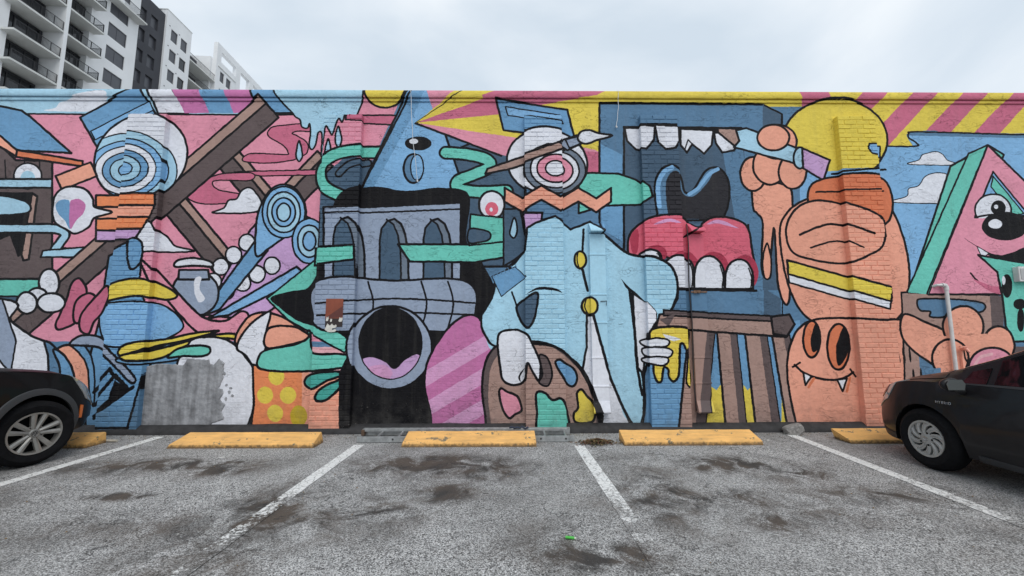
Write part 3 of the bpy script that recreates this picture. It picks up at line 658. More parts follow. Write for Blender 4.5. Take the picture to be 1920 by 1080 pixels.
for px in PIL:
    wd = 3*BL; x0 = px-wd/2
    k = MB(); k.box(x0+.003, x0+wd-.010, D-.0845, D-.001, .05, ZT-.006)
    pil = obj('pilaster', k, M_MORTAR, wall, loc=(px, 0, 0))
    row = 0; z = .105
    while z < ZT-CO*.6:
        x = x0; seq = [1, 1, 1] if row % 2 == 0 else [0, 1, 1, 0]
        for q in seq:
            b_ = bpy.data.objects.new('brick', random.choice(full if q else half)); C.objects.link(b_); b_.parent = pil
            b_.location = (x-px, random.uniform(-.0025, .003), z+random.uniform(-.001, .001)); b_.rotation_euler = (random.uniform(-.012, .012), random.uniform(-.006, .006), random.uniform(-.006, .006))
            x += BL if q else BL/2
        z += CO; row += 1
# bare cement patch where the paint was chipped off
M_CEM = mat('bare_cement', (.27, .275, .29), .8, nscale=5, namt=.35, bump=1, bscale=14, bdist=.02, detail=8)
t_ = M_CEM.node_tree; b_ = t_.nodes['Principled BSDF']
cc = N(t_, 'ShaderNodeTexCoord'); mpp = N(t_, 'ShaderNodeMapping'); mpp.inputs['Scale'].default_value = (9, 9, .9); t_.links.new(cc.outputs['Object'], mpp.inputs[0])
nn = N(t_, 'ShaderNodeTexNoise'); nn.inputs['Scale'].default_value = 1.6; nn.inputs['Detail'].default_value = 6; t_.links.new(mpp.outputs[0], nn.inputs['Vector'])
rr = N(t_, 'ShaderNodeMapRange'); rr.inputs[1].default_value = .35; rr.inputs[2].default_value = .7; rr.inputs[3].default_value = .72; rr.inputs[4].default_value = 1.25; t_.links.new(nn.outputs['Fac'], rr.inputs[0])
xx = N(t_, 'ShaderNodeMix', data_type='RGBA', blend_type='MULTIPLY'); xx.inputs[0].default_value = 1
src = b_.inputs['Base Color'].links[0].from_socket; t_.links.new(src, xx.inputs[6]); t_.links.new(rr.outputs[0], xx.inputs[7]); t_.links.new(xx.outputs[2], b_.inputs['Base Color'])
edge = pts('256,800 256,760 258,720 262,688 300,682 345,684 352,672 392,674 400,686 412,672 421,682 418,712 412,726 420,735 414,748 422,760 416,772 420,786 398,794 392,800')
ep = []
for i in range(len(edge)):
    a, b = edge[i], edge[(i+1) % len(edge)]; n = max(1, int(math.hypot(b[0]-a[0], b[1]-a[1])/3))
    for j in range(n):
        x, z = at_y(a[0]+(b[0]-a[0])*j/n, a[1]+(b[1]-a[1])*j/n, D); ja = noise.noise(Vector((x*22, z*22, 4)))*.022; ep.append((x+ja, max(.09, z+ja*.8)))
k = MB(); m_ = len(ep)
for (x, z) in ep: k.v.append((x, D-.001, z))
cx_, cz_ = sum(p[0] for p in ep)/m_, sum(p[1] for p in ep)/m_
for (x, z) in ep: k.v.append((x+(cx_-x)*.02, D-.011, z+(cz_-z)*.02))
for i in range(m_): k.f.append((i, (i+1) % m_, m_+(i+1) % m_, m_+i))
k.f.append(tuple(range(m_, 2*m_))); obj('cement_patch', k, M_CEM, wall)
for (u, v) in ((425, 722), (430, 735), (424, 748), (436, 742), (421, 700), (433, 728)):
    x, z = at_y(u, v, D); k = MB(); p_ = [(x+.025*random.uniform(.4, 1)*math.cos(a), z+.03*random.uniform(.4, 1)*math.sin(a)) for a in np.linspace(0, 6.28, 8)[:-1]]
    k.prism(p_, 1, D-.006, D); obj('cement_chip', k, M_CEM, wall)
# ------------------------------------------------------------------ things fixed on the wall
def slab(mb, x0, x1, y0, y1, z0, z1): mb.box(x0, x1, y0, y1, z0, z1)
def downspout(x, wid, ztop, zbot, label, joints, bracket):
    t = thing('downspout', (x, D, zbot), label, 'downspout', 'sheet metal downspouts on the mural wall')
    k = MB(); k.box(x-wid/2, x+wid/2, D-.065, D-.002, zbot, ztop); obj('pipe', k, M_METAL, t, bevel=.006)
    for z in joints:
        k = MB(); k.box(x-wid/2-.007, x+wid/2+.007, D-.073, D-.003, z, z+.022); obj('joint_band', k, M_METAL, t, bevel=.003)
    k = MB(); k.prism([(D-.001, ztop+.17), (D-.03, ztop+.17), (D-.17, ztop+.05), (D-.175, ztop+.02), (D-.001, ztop+.02)], 0, x-wid/2-.0, x+wid/2-.01); obj('hood', k, M_METAL, t, bevel=.004)
    k = MB(); k.prism([(D-.066, zbot+.16), (D-.03, zbot), (D-.12, zbot-.01), (D-.13, zbot+.01)], 0, x-wid/2, x+wid/2); obj('outlet', k, M_METAL, t, bevel=.004)
    return t
downspout(1.32, .235, 2.84, .27, 'pale blue painted sheet metal downspout left of the second one', (2.52, 1.93, 1.52, 1.02, .62, .40), 0)
d2 = downspout(2.785, .225, 2.84, .27, 'downspout painted pink, blue and brown beside the fourth brick pilaster', (2.42, 1.70, 1.02, .66), 1)
M_RUST = mat('rusty_steel', (.16, .09, .055), .8, nscale=30, namt=.5); M_CHAR = mat('dark_cable', (.02, .018, .02), .6)
k = MB(); k.box(2.665, 2.9, D-.082, D-.07, 1.965, 1.985).box(2.70, 2.80, D-.094, D-.083, 1.955, 1.995).tube([(2.76, D-.11, 1.97), (2.76, D-.08, 1.97)], .012)
obj('rusty_bracket', k, M_RUST, d2)
k = MB(); k.tube([(2.640+.01*math.sin(i*.8), D-.10-.004*math.sin(i), 2.98-.158*i) for i in range(18)], .008, 6)
tag(obj('cable', k, M_CHAR, smooth=True), 'thin dark cable running down between the fourth pilaster and the downspout', 'cable')
M_WIRE = mat('pale_wire', (.6, .62, .64), .5)
for (u0, u1, u2, v2, lab) in ((770, 773, 782, 336, 'long thin pale wire hanging from the coping over the blue pyramid'), (1159, 1160, 1157, 234, 'short thin pale wire hanging from the coping over the blue box')):
    p_ = []
    for i in range(15):
        t = i/14; u = u0+(u1-u0)*min(t*2, 1)+(u2-u1)*max(0, t*2-1)+math.sin(i*1.3)*.4; x, z = at_y(u, 170+(v2-170)*t, D-.06); p_.append((x, D-.058+.03*t, min(z, H)))
    p_.insert(0, (p_[0][0], D+.1, H+.006)); k = MB(); k.tube(p_, .0045, 5); k.tube([(p_[-1][0]-.006, p_[-1][1], p_[-1][2]), (p_[-1][0]+.008, p_[-1][1], p_[-1][2]-.03)], .012, 6)
    tag(obj('hanging_wire', k, M_WIRE), lab, 'wire', 'thin wires hanging from the coping')
x, z = at_y(1131, 565, D-.07); k = MB(); k.tube([(x-.04, D-.076, z), (x+.05, D-.078, z+.005), (x+.045, D-.08, z-.06)], .006, 5)
tag(obj('bent_wire', k, M_CHAR), 'short bent dark wire sticking out of the pale blue downspout', 'wire')
# torn poster on the second pilaster
x0, z0 = at_y(609, 613, D-.1); x1, z1 = at_y(644, 560, D-.1)
def brown_mat():
    m = mat('brown_poster', lin((132, 66, 44)), .4, nscale=7, namt=.2); t = m.node_tree; return m
t = thing('torn_poster', (x0, D-.096, z0), 'small brown poster with a torn white lower edge stuck on the second brick pilaster', 'poster')
k = MB(); k.box(x0, x1, D-.1005, D-.098, z0+.12, z1); obj('sheet', k, brown_mat(), t, bevel=.012)
k = MB(); k.box(x0, x1, D-.1002, D-.098, z0, z0+.118); obj('torn_base', k, mat('soot', (.03, .02, .02), .7), t)
k = MB(); cxr, czr = x0+.04, z0+.125
k.prism([(x0+.004, z0+.13), (x0+.16, z0+.24), (x1-.003, z0+.30), (x1-.003, z0+.14), (x0+.1, z0+.128)], 1, D-.1014, D-.1008); obj('dark_print', k, mat('dark_brown_print', lin((92, 46, 38)), .4), t)
k = MB()
for (a, b, c, d) in ((.0, .12, -.06, .05), (.08, .17, -.02, .035), (.01, .05, .08, .15), (.07, .1, .07, .12), (.19, .25, .07, .14), (.03, .17, -.075, -.03)):
    q = [(x0+a+(c_ > 3)*(b-a)*.1+(b-a)*xx_, z0+c+(d-c)*zz_) for c_, (xx_, zz_) in enumerate(((0, .2), (.3, 0), (.8, .1), (1, .6), (.75, 1), (.5, .7), (.2, 1)))]
    k.prism(q, 1, D-.1035-.0004*a*10, D-.1016)
obj('torn_paper', k, mat('torn_paper', (.62, .6, .55), .8, nscale=30), t)
# white conduit with elbow, small tap, junction box
M_PVC = mat('white_pvc', (.62, .61, .6), .4, nscale=12, namt=.1)
t = thing('conduit', (6.46, D-.03, 0), 'white plastic conduit with a top elbow rising behind the dark hatchback', 'conduit')
k = MB(); k.tube([(6.46, D-.05, .03), (6.46, D-.05, 2.02)], .024, 12); obj('pipe', k, M_PVC, t, smooth=math.radians(40))
k = MB(); k.tube([(6.46, D-.05, 2.0), (6.46, D-.05, 2.045), (6.445, D-.05, 2.07), (6.41, D-.05, 2.075), (6.40, D-.05, 2.075)], .031, 12); k.tube([(6.40, D-.05, 2.075), (6.34, D-.04, 2.075), (6.32, D+.01, 2.06)], .02, 10); obj('elbow', k, M_PVC, t, smooth=math.radians(40))
t = thing('tap', (6.6, D, 1.1), 'small peach painted tap on a thin pipe right of the white conduit', 'tap')
k = MB(); k.tube([(6.60, D-.03, .03), (6.60, D-.03, 1.14)], .014, 8); obj('pipe', k, M_METAL, t, smooth=True)
k = MB(); k.tube([(6.60, D-.02, 1.14), (6.60, D-.10, 1.14), (6.60, D-.13, 1.10)], [.02, .02, .014], 8).box(6.53, 6.70, D-.085, D-.06, 1.165, 1.185).tube([(6.60, D-.07, 1.13), (6.60, D-.07, 1.175)], .01, 6); obj('valve', k, mat('peach_metal', lin((224, 150, 130)), .4), t, smooth=math.radians(40))
x0, z0 = at_y(1910, 528, D-.06); x1, z1 = at_y(1935, 500, D-.06)
t = thing('junction_box', (x0, D, z0), 'small white junction box on the teal shape at the right edge', 'junction box')
k = MB(); k.box(x0, x1, D-.08, D, z0, z1); obj('box', k, M_PVC, t, bevel=.008)
k = MB(); k.box(x0+.02, x1-.02, D-.086, D-.081, z0+.03, z1-.03); obj('cover', k, mat('vent_grey', (.4, .4, .4), .5), t, bevel=.002)
k = MB(); k.tube([(x1-.03, D-.04, z0), (x1-.03, D-.04, z0-.25)], .012, 8); obj('lead', k, M_PVC, t)
# ------------------------------------------------------------------ wheel stops
def stop_mat():
    m = mat('yellow_concrete', lin((232, 178, 104)), .75, nscale=4, namt=.14, bump=.5, bscale=60, bdist=.004); t = m.node_tree; L = t.links.new; b = t.nodes['Principled BSDF']
    src = b.inputs['Base Color'].links[0].from_socket; g = N(t, 'ShaderNodeNewGeometry')
    n = N(t, 'ShaderNodeTexNoise'); n.inputs['Scale'].default_value = 6.5; n.inputs['Detail'].default_value = 7; n.inputs['Roughness'].default_value = .72; L(g.outputs['Position'], n.inputs['Vector'])
    r = N(t, 'ShaderNodeMapRange'); r.inputs[1].default_value = .60; r.inputs[2].default_value = .615; L(n.outputs['Fac'], r.inputs[0])
    x = N(t, 'ShaderNodeMix', data_type='RGBA'); L(r.outputs[0], x.inputs[0]); L(src, x.inputs[6]); x.inputs[7].default_value = (.19, .16, .10, 1)
    s = N(t, 'ShaderNodeSeparateXYZ'); L(g.outputs['Position'], s.inputs[0])
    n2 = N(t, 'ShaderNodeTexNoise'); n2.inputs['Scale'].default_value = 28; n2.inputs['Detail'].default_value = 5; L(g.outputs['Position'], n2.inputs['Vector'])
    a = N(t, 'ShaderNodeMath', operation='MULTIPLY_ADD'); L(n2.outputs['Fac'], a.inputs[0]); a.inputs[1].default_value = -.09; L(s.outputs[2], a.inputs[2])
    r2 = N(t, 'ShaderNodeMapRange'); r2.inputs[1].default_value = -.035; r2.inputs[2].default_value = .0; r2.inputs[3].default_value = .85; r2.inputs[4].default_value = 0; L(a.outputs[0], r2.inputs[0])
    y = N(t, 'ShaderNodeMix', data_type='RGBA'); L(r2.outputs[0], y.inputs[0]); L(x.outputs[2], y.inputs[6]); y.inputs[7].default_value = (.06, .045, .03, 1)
    mg = N(t, 'ShaderNodeMapping'); mg.inputs['Scale'].default_value = (1, 6, 6); L(g.outputs['Position'], mg.inputs[0])
    n3 = N(t, 'ShaderNodeTexNoise'); n3.inputs['Scale'].default_value = 3.2; n3.inputs['Detail'].default_value = 8; n3.inputs['Roughness'].default_value = .75; L(mg.outputs[0], n3.inputs['Vector'])
    r3 = N(t, 'ShaderNodeMapRange'); r3.inputs[1].default_value = .46; r3.inputs[2].default_value = .70; r3.inputs[4].default_value = .55; L(n3.outputs['Fac'], r3.inputs[0])
    z3 = N(t, 'ShaderNodeMix', data_type='RGBA'); L(r3.outputs[0], z3.inputs[0]); L(y.outputs[2], z3.inputs[6]); z3.inputs[7].default_value = (.33, .21, .10, 1)
    L(z3.outputs[2], b.inputs['Base Color']); return m
M_STOP = stop_mat()
def wheel_stop(x0, x1, yf, rot, label, sl=.07, sr=.02):
    k = MB(); pf = [(0, -.003), (0, .045), (.02, .055), (.235, .135), (.25, .125), (.262, -.003)]
    n = 26; rows = []
    for i in range(n+1):
        t = i/n; row = []
        for (y, z) in pf:
            sh = max(z, 0)/.135
            xa, xb = x0+sl*sh, x1-sr*sh
            x = xa+(xb-xa)*t; jz = .003*noise.noise(Vector((x*7, y*20, x0))) if z > 0 else 0
            row.append((x, yf+y+jz, z+jz))
        rows.append(row)
    k.grid(rows); m0 = len(pf); k.f.append(tuple(range(m0))); k.f.append(tuple(n*m0+i for i in range(m0-1, -1, -1)))
    cx = (x0+x1)/2
    k.xf(lambda v: Matrix.Translation((cx, yf, 0)) @ Matrix.Rotation(rot, 4, 'Z') @ (v-Vector((cx, yf, 0))))
    o = obj('wheel_stop', k, M_STOP, loc=Vector((cx, yf, 0)), smooth=math.radians(30), bevel=.006)
    tag(o, label, 'wheel stop', 'yellow concrete wheel stops along the wall')
wheel_stop(-6.85, -5.16, 5.12, .02, 'yellow wheel stop half hidden behind the black car wheel', .02, -.0)
wheel_stop(-4.16, -2.37, 5.10, -.005, 'yellow wheel stop in front of the grey cement patch', .10, .02)
wheel_stop(-1.31, .35, 5.11, .0, 'yellow wheel stop with the aluminium ladder lying behind it', .03, .01)
wheel_stop(1.44, 3.17, 5.13, .0, 'yellow wheel stop right of the leaf litter pile, nothing behind it', .0, .03)
wheel_stop(4.30, 6.0, 5.16, -.01, 'yellow wheel stop under the nose of the dark hatchback', -.06, .02)
# ------------------------------------------------------------------ ladder
M_ALU = mat('dull_aluminium', (.36, .37, .37), .5, metal=.55, nscale=14, namt=.3)
lad = thing('ladder', (-.53, 5.45, 0), 'long aluminium extension ladder lying flat between wall and middle wheel stop', 'ladder')
for ya, xa, xb, zt in ((5.31, -1.93, .845, .075), (5.66, -1.96, .845, .10)):
    k = MB(); k.box(xa, xb, ya, ya+.006, .004, zt).box(xa, xb, ya+.006, ya+.03, zt-.008, zt).box(xa, xb, ya+.006, ya+.03, .004, .012); obj('rail', k, M_ALU, lad, bevel=.0015)
k = MB(); k.box(-1.96, .8, 5.60, 5.63, .07, .105); obj('inner_rail', k, M_ALU, lad, bevel=.003)
for i in range(10):
    x = -1.70+.272*i; k = MB(); k.tube([(x, 5.316, .04), (x+.01, 5.60, .06)], .016, 8); obj('rung', k, M_ALU, lad, smooth=math.radians(50))
for x, y in ((-1.47, 5.3085), (-1.02, 5.3085), (.42, 5.3085), (.74, 5.3085)):
    k = MB(); k.tube([(x, y+.004, .042), (x, y-.004, .042)], .012, 10); obj('bolt', k, M_CHAR, lad)
k = MB(); k.box(-1.975, -1.93, 5.585, 5.66, .015, .095); obj('rubber_foot', k, mat('brown_rubber', (.09, .055, .035), .8, nscale=20), lad, bevel=.01)
# rope scraps on it
k = MB(); p_ = [(.02+.035*i+.01*math.sin(i*2.1), 5.60+.02*math.sin(i*1.7), .115+.012*math.sin(i*2.9)) for i in range(8)]; k.tube(p_, .012, 6)
tag(obj('rope_scrap', k, mat('blue_black_rope', (.03, .04, .07), .8), smooth=True), 'short dark blue rope scrap draped on the ladder', 'rope')
k = MB(); k.tube([(-5.38, 5.42, .018), (-5.03, 5.405, .016)], .016, 10); tag(obj('plastic_pipe', k, mat('beige_pvc', (.5, .47, .4), .5, nscale=20), smooth=math.radians(50)), 'short beige plastic pipe on the ground beside the leftmost wheel stop', 'pipe')
# ------------------------------------------------------------------ rock, litter, lighter
bm = bmesh.new(); bmesh.ops.create_icosphere(bm, subdivisions=3, radius=1)
for v in bm.verts:
    c = v.co.copy(); q = Vector([max(-.72, min(.72, a)) for a in c]); v.co = q*(1+.12*noise.noise(c*1.7)+.05*noise.noise(c*6))
bmesh.ops.transform(bm, matrix=Matrix.Rotation(-.25, 4, 'Y') @ Matrix.Diagonal((.16, .10, .085, 1)), verts=bm.verts)
me = bpy.data.meshes.new('concrete_lump'); bm.to_mesh(me); bm.free(); me.materials.append(mat('lump', (.24, .23, .22), .9, nscale=30, namt=.4, bump=1, bscale=60, bdist=.01))
o = bpy.data.objects.new('concrete_lump', me); C.objects.link(o); o.location = (3.92, 5.66, .058); tag(o, 'broken grey concrete lump lying at the foot of the wall', 'rubble')
def scatter(name, cx, cy, rx, ry, n, sz, mats, label, cat, hgt=.03):
    root = None; k = MB(); mi = []
    for i in range(n):
        a = random.uniform(0, 6.283); r = abs(random.gauss(0, .5)); x = cx+rx*r*math.cos(a); y = cy+ry*r*math.sin(a)
        if r > 1.5: continue
        z = .004+hgt*max(0, 1-r)*random.random(); s = sz*random.uniform(.5, 1.3); t = random.uniform(0, 6.28); d = Vector((math.cos(t), math.sin(t), random.uniform(-.3, .6))).normalized()
        e = d.cross(Vector((random.uniform(-.5, .5), random.uniform(-.5, .5), 1))).normalized()*s*.32; p = Vector((x, y, z+.006))
        k.quad(p-d*s*.6, p+e, p+d*s*.6+Vector((0, 0, s*.1)), p-e); mi.append(random.randrange(len(mats)))
    o = obj(name, k, None, fixn=False)
    for m in mats: o.data.materials.append(m)
    o.data.polygons.foreach_set('material_index', mi); tag(o, label, cat, kind='stuff'); return o
LM = [mat('dead_leaf_%s' % c[0], c[1], .8) for c in (('red', (.15, .055, .03)), ('tan', (.20, .13, .06)), ('dark', (.045, .03, .02)), ('olive', (.09, .08, .03)))]
scatter('leaf_litter', 1.13, 5.25, .26, .13, 1500, .028, LM, 'pile of reddish brown dead leaves beside the ladder end', 'leaf litter', .05)
GM = [mat('grit_pale', (.4, .39, .37), .9), mat('grit_dark', (.07, .065, .06), .9), LM[1]]
k = MB(); mi = []
for i in range(2600):
    x = random.uniform(-8, 8); y = 5.74-abs(random.gauss(0, .16)); s = random.uniform(.003, .009)
    if random.random() < .3: y = random.uniform(2.4, 5.7)
    z = gz(x, y)+.001; a = random.uniform(0, 3.1); c, s_ = math.cos(a)*s, math.sin(a)*s
    p0 = (x+c, y+s_, z); p1 = (x-s_, y+c, z); p2 = (x-c*.8, y-s_, z); p3 = (x+s_, y-c, z); tp = (x, y, z+s*.9)
    k.quad(p0, p1, tp); k.quad(p1, p2, tp); k.quad(p2, p3, tp); k.quad(p3, p0, tp); mi += [random.choice((0, 0, 1, 1, 2))]*4
o = obj('loose_grit', k, None, fixn=False)
for m in GM: o.data.materials.append(m)
o.data.polygons.foreach_set('material_index', mi); tag(o, 'loose grit and crumbs scattered over the asphalt by the wall', 'grit', kind='stuff')
t = thing('lighter', (.42, 2.89, 0), 'small bright green lighter lying on the asphalt', 'lighter')
gx, gy = .42, 2.89
k = MB(); k.tube([(gx-.03, gy+.006, .012), (gx+.028, gy-.008, .012)], .009, 10); obj('body', k, mat('green_plastic', (.06, .42, .05), .35), t, smooth=math.radians(50))
k = MB(); k.tube([(gx+.0285, gy-.008, .012), (gx+.04, gy-.011, .012)], .008, 10); obj('cap', k, mat('pale_cap', (.5, .55, .45), .4), t, smooth=math.radians(50))
for (u, v, s_) in ((416, 858, .035), (548, 827, .02), (1440, 826, .02)):
    x, y = at_z(u, v); k = MB(); k.prism([(x-s_, y-.012), (x-s_*.3, y-.02), (x+s_, y-.004), (x+s_*.6, y+.016), (x-s_*.5, y+.012)], 2, .001, .006)
    tag(obj('paper_scrap', k, mat('scrap_white', (.6, .6, .58), .8)), {416: 'white paper scrap on asphalt below the second yellow wheel stop', 548: 'tiny pale scrap just beside the second wheel stop', 1440: 'tiny pale scrap right of the fourth wheel stop'}[u], 'litter')
# ------------------------------------------------------------------ cars
def car_paint(name, col, coat=.6):
    m = mat(name, col, .38, spec=.18, coat=coat, nscale=2.5, namt=.25); return m
M_RUB = mat('tyre_rubber', (.007, .007, .008), .9, spec=.15, nscale=20, namt=.3, bump=.2, bscale=50); M_BLK = mat('black_plastic', (.022, .023, .026), .6)
M_VOID = mat('dark_underbody', (.004, .004, .004), .95, spec=.05); M_GLASS = mat('tinted_glass', (.006, .007, .008), .04, spec=.5)
M_LENS = mat('lamp_lens', (.34, .35, .35), .1, spec=.6, coat=1); M_AMB = mat('amber_lens', (.75, .17, .02), .25, coat=.5); M_REDL = mat('red_lens_reflection', (.16, .02, .02), .2, coat=.6)
def interp(tab, t):
    for i in range(len(tab)-1):
        if t <= tab[i+1][0] or i == len(tab)-2:
            a, b = tab[i], tab[i+1]; u = max(0, min(1, (t-a[0])/(b[0]-a[0])))
            sa = (tab[i+1][1]-tab[max(i-1, 0)][1])/max(1e-6, tab[i+1][0]-tab[max(i-1, 0)][0])*(b[0]-a[0])
            j = min(i+2, len(tab)-1); sb = (tab[j][1]-tab[i][1])/max(1e-6, tab[j][0]-tab[i][0])*(b[0]-a[0])
            u2, u3 = u*u, u*u*u
            return (2*u3-3*u2+1)*a[1]+(u3-2*u2+u)*sa+(-2*u3+3*u2)*b[1]+(u3-u2)*sb
class Car:
    """body surface S(t, j): t metres behind the nose, j along the half section; the nose points at +Y"""
    def __init__(s, root, x, ynose, tabs, L, axles, ra, rw, side):
        s.root, s.x, s.y, s.T, s.L, s.ax, s.ra, s.rw, s.side = root, x, ynose, tabs, L, axles, ra, rw, side
    def sec(s, t, arch=True):
        hw, zb, zs, zr, wr = (interp(s.T[k], t) for k in ('hw', 'zb', 'zs', 'zr', 'wr'))
        h = zs-zb
        p = [(hw-.13, zb), (hw-.055, zb+.015), (hw-.03, zb+.09), (hw-.006, zb+.28*h), (hw, zb+.52*h), (hw-.012, zb+.78*h), (hw-.05, zs), ]
        e = (wr, zr-.045); b = p[-1]
        p += [(b[0]+(e[0]-b[0])*.36, b[1]+(e[1]-b[1])*.33), (b[0]+(e[0]-b[0])*.70, b[1]+(e[1]-b[1])*.68), e, (wr*.88, zr-.012), (wr*.5, zr+.006), (0, zr+.012)]
        if arch:
            for a in s.ax:
                if abs(t-a) < s.ra:
                    za = s.rw+math.sqrt(s.ra**2-(t-a)**2); p = [(q[0], max(q[1], za) if i < 7 else q[1]) for i, q in enumerate(p)]
        return p
    def S(s, t, j, sd=None, off=0, arch=False):
        sd = sd or s.side
        def raw(t, j):
            p = s.sec(t, arch); i = min(int(j), len(p)-2); u = j-i
            return Vector((sd*(p[i][0]*(1-u)+p[i+1][0]*u), -t, p[i][1]*(1-u)+p[i+1][1]*u))
        v = raw(t, j)
        if off:
            a = raw(t+.02, j)-raw(max(t-.02, 0), j); b = raw(t, min(j+.2, 12))-raw(t, max(j-.2, 0)); n = a.cross(b).normalized()
            if n.x*sd < 0 and j < 10: n = -n
            elif j >= 10 and n.z < 0: n = -n
            v = v+n*off
        return Vector((s.x+v.x, s.y+v.y, v.z))
    def body(s, m):
        ts = sorted(set([0, .01, .03, .06, .1]+[round(.14+.03*i, 3) for i in range(int((s.L-.14)/.03))]+[s.L]+[a+sg*s.ra*q for a in s.ax for sg in (-1, 1) for q in (.999, .97, .9)]))
        k = MB(); rows = []
        for t in ts:
            p = s.sec(t); q = [(x, z) for x, z in p]+[(-x, z) for x, z in p[-2::-1]]
            rows.append([(s.x+x, s.y-t, z) for x, z in q])
        k.grid(rows); n = len(rows[0]); k.f.append(tuple(range(n))); k.f.append(tuple((len(rows)-1)*n+i for i in range(n-1, -1, -1)))
        o = obj('body', k, m, s.root, smooth=math.radians(38)); 
        k = MB(); hw = interp(s.T['hw'], 1.5)
        k.box(s.x-hw+.3, s.x+hw-.3, s.y-s.L+.15, s.y-.25, .20, .5); obj('underbody', k, M_VOID, s.root)
        for a in s.ax:
            for sd in (-1, 1):
                k = MB(); r = s.ra+.004; pr = []
                for i in range(25):
                    th = math.pi*(i/24)*1.16-.25; pr.append((s.y-a+r*math.cos(th), s.rw+r*math.sin(th)))
                xo = s.x+sd*(interp(s.T['hw'], a)-.035); xi = s.x+sd*(interp(s.T['hw'], a)-.36)
                k.grid([[(xo, y, z) for y, z in pr], [(xi, y, z) for y, z in pr]]); k.f.append(tuple(range(len(pr), 2*len(pr)))); obj('wheel_well', k, M_VOID, s.root)
        return o
    def patch(s, name, m, j0, j1, ta, tb, off=.004, sd=None, nj=8, nt_=24, arch=False, par=None, back=.012):
        rows = []; rb = []
        for i in range(nj+1):
            j = j0+(j1-j0)*i/nj; a = ta(j) if callable(ta) else ta; b = tb(j) if callable(tb) else tb
            rows.append([s.S(a+(b-a)*q/nt_, j, sd, off, arch) for q in range(nt_+1)]); rb.append([s.S(a+(b-a)*q/nt_, j, sd, off-back, arch) for q in range(nt_+1)])
        k = MB(); k.grid(rows); n = len(k.v); A, B = nj+1, nt_+1
        k.grid(rb); loop = [i for i in range(B)]+[r*B+B-1 for r in range(1, A)]+[(A-1)*B+i for i in range(B-2, -1, -1)]+[r*B for r in range(A-2, 0, -1)]
        for i in range(len(loop)):
            a, b = loop[i], loop[(i+1) % len(loop)]; k.f.append((a, b, b+n, a+n))
        return obj(name, k, m, par or s.root, smooth=math.radians(40))
def wheel(root, x, y, r, rr, wd, sd, steer, spokes, rimmat, nm='wheel'):
    """sd: side the outer face looks to (+1/-1)"""
    tr = Matrix.Translation((x, y, r)) @ Matrix.Rotation(steer, 4, 'Z')
    def place(k): return k.xf(lambda v: tr @ Vector((v.x*sd, v.y, v.z)))
    k = MB(); h = wd/2
    k.lathe([(-h+.02, rr-.01), (-h, rr+.02), (-h-.004, (r+rr)/2), (-h+.02, r-.015), (-h+.05, r), (h-.05, r), (h-.02, r-.015), (h+.006, (r+rr)/2+.01), (h+.002, rr+.022), (h-.012, rr+.004), (h-.02, rr-.01)], 64)
    ty = obj('wheel', place(k), M_RUB, root, smooth=math.radians(35), loc=Vector((x, y, r)))
    k = MB(); 
    for q in (.35, .62):
        pass
    k.lathe([(h-.016, rr+.004), (h-.004, rr+.002), (h-.006, rr-.014), (h-.04, rr-.02), (-h+.03, rr-.03)], 56); obj('rim', place(k), rimmat, ty, smooth=math.radians(40))
    k = MB(); k.lathe([(h-.075, rr-.02), (h-.078, .02)], 40); k.lathe([(h-.078, .02), (h-.078, 0)], 40); obj('brake_disc', place(k), M_VOID, ty)
    spokes(place, h, rr, rimmat, ty); return ty
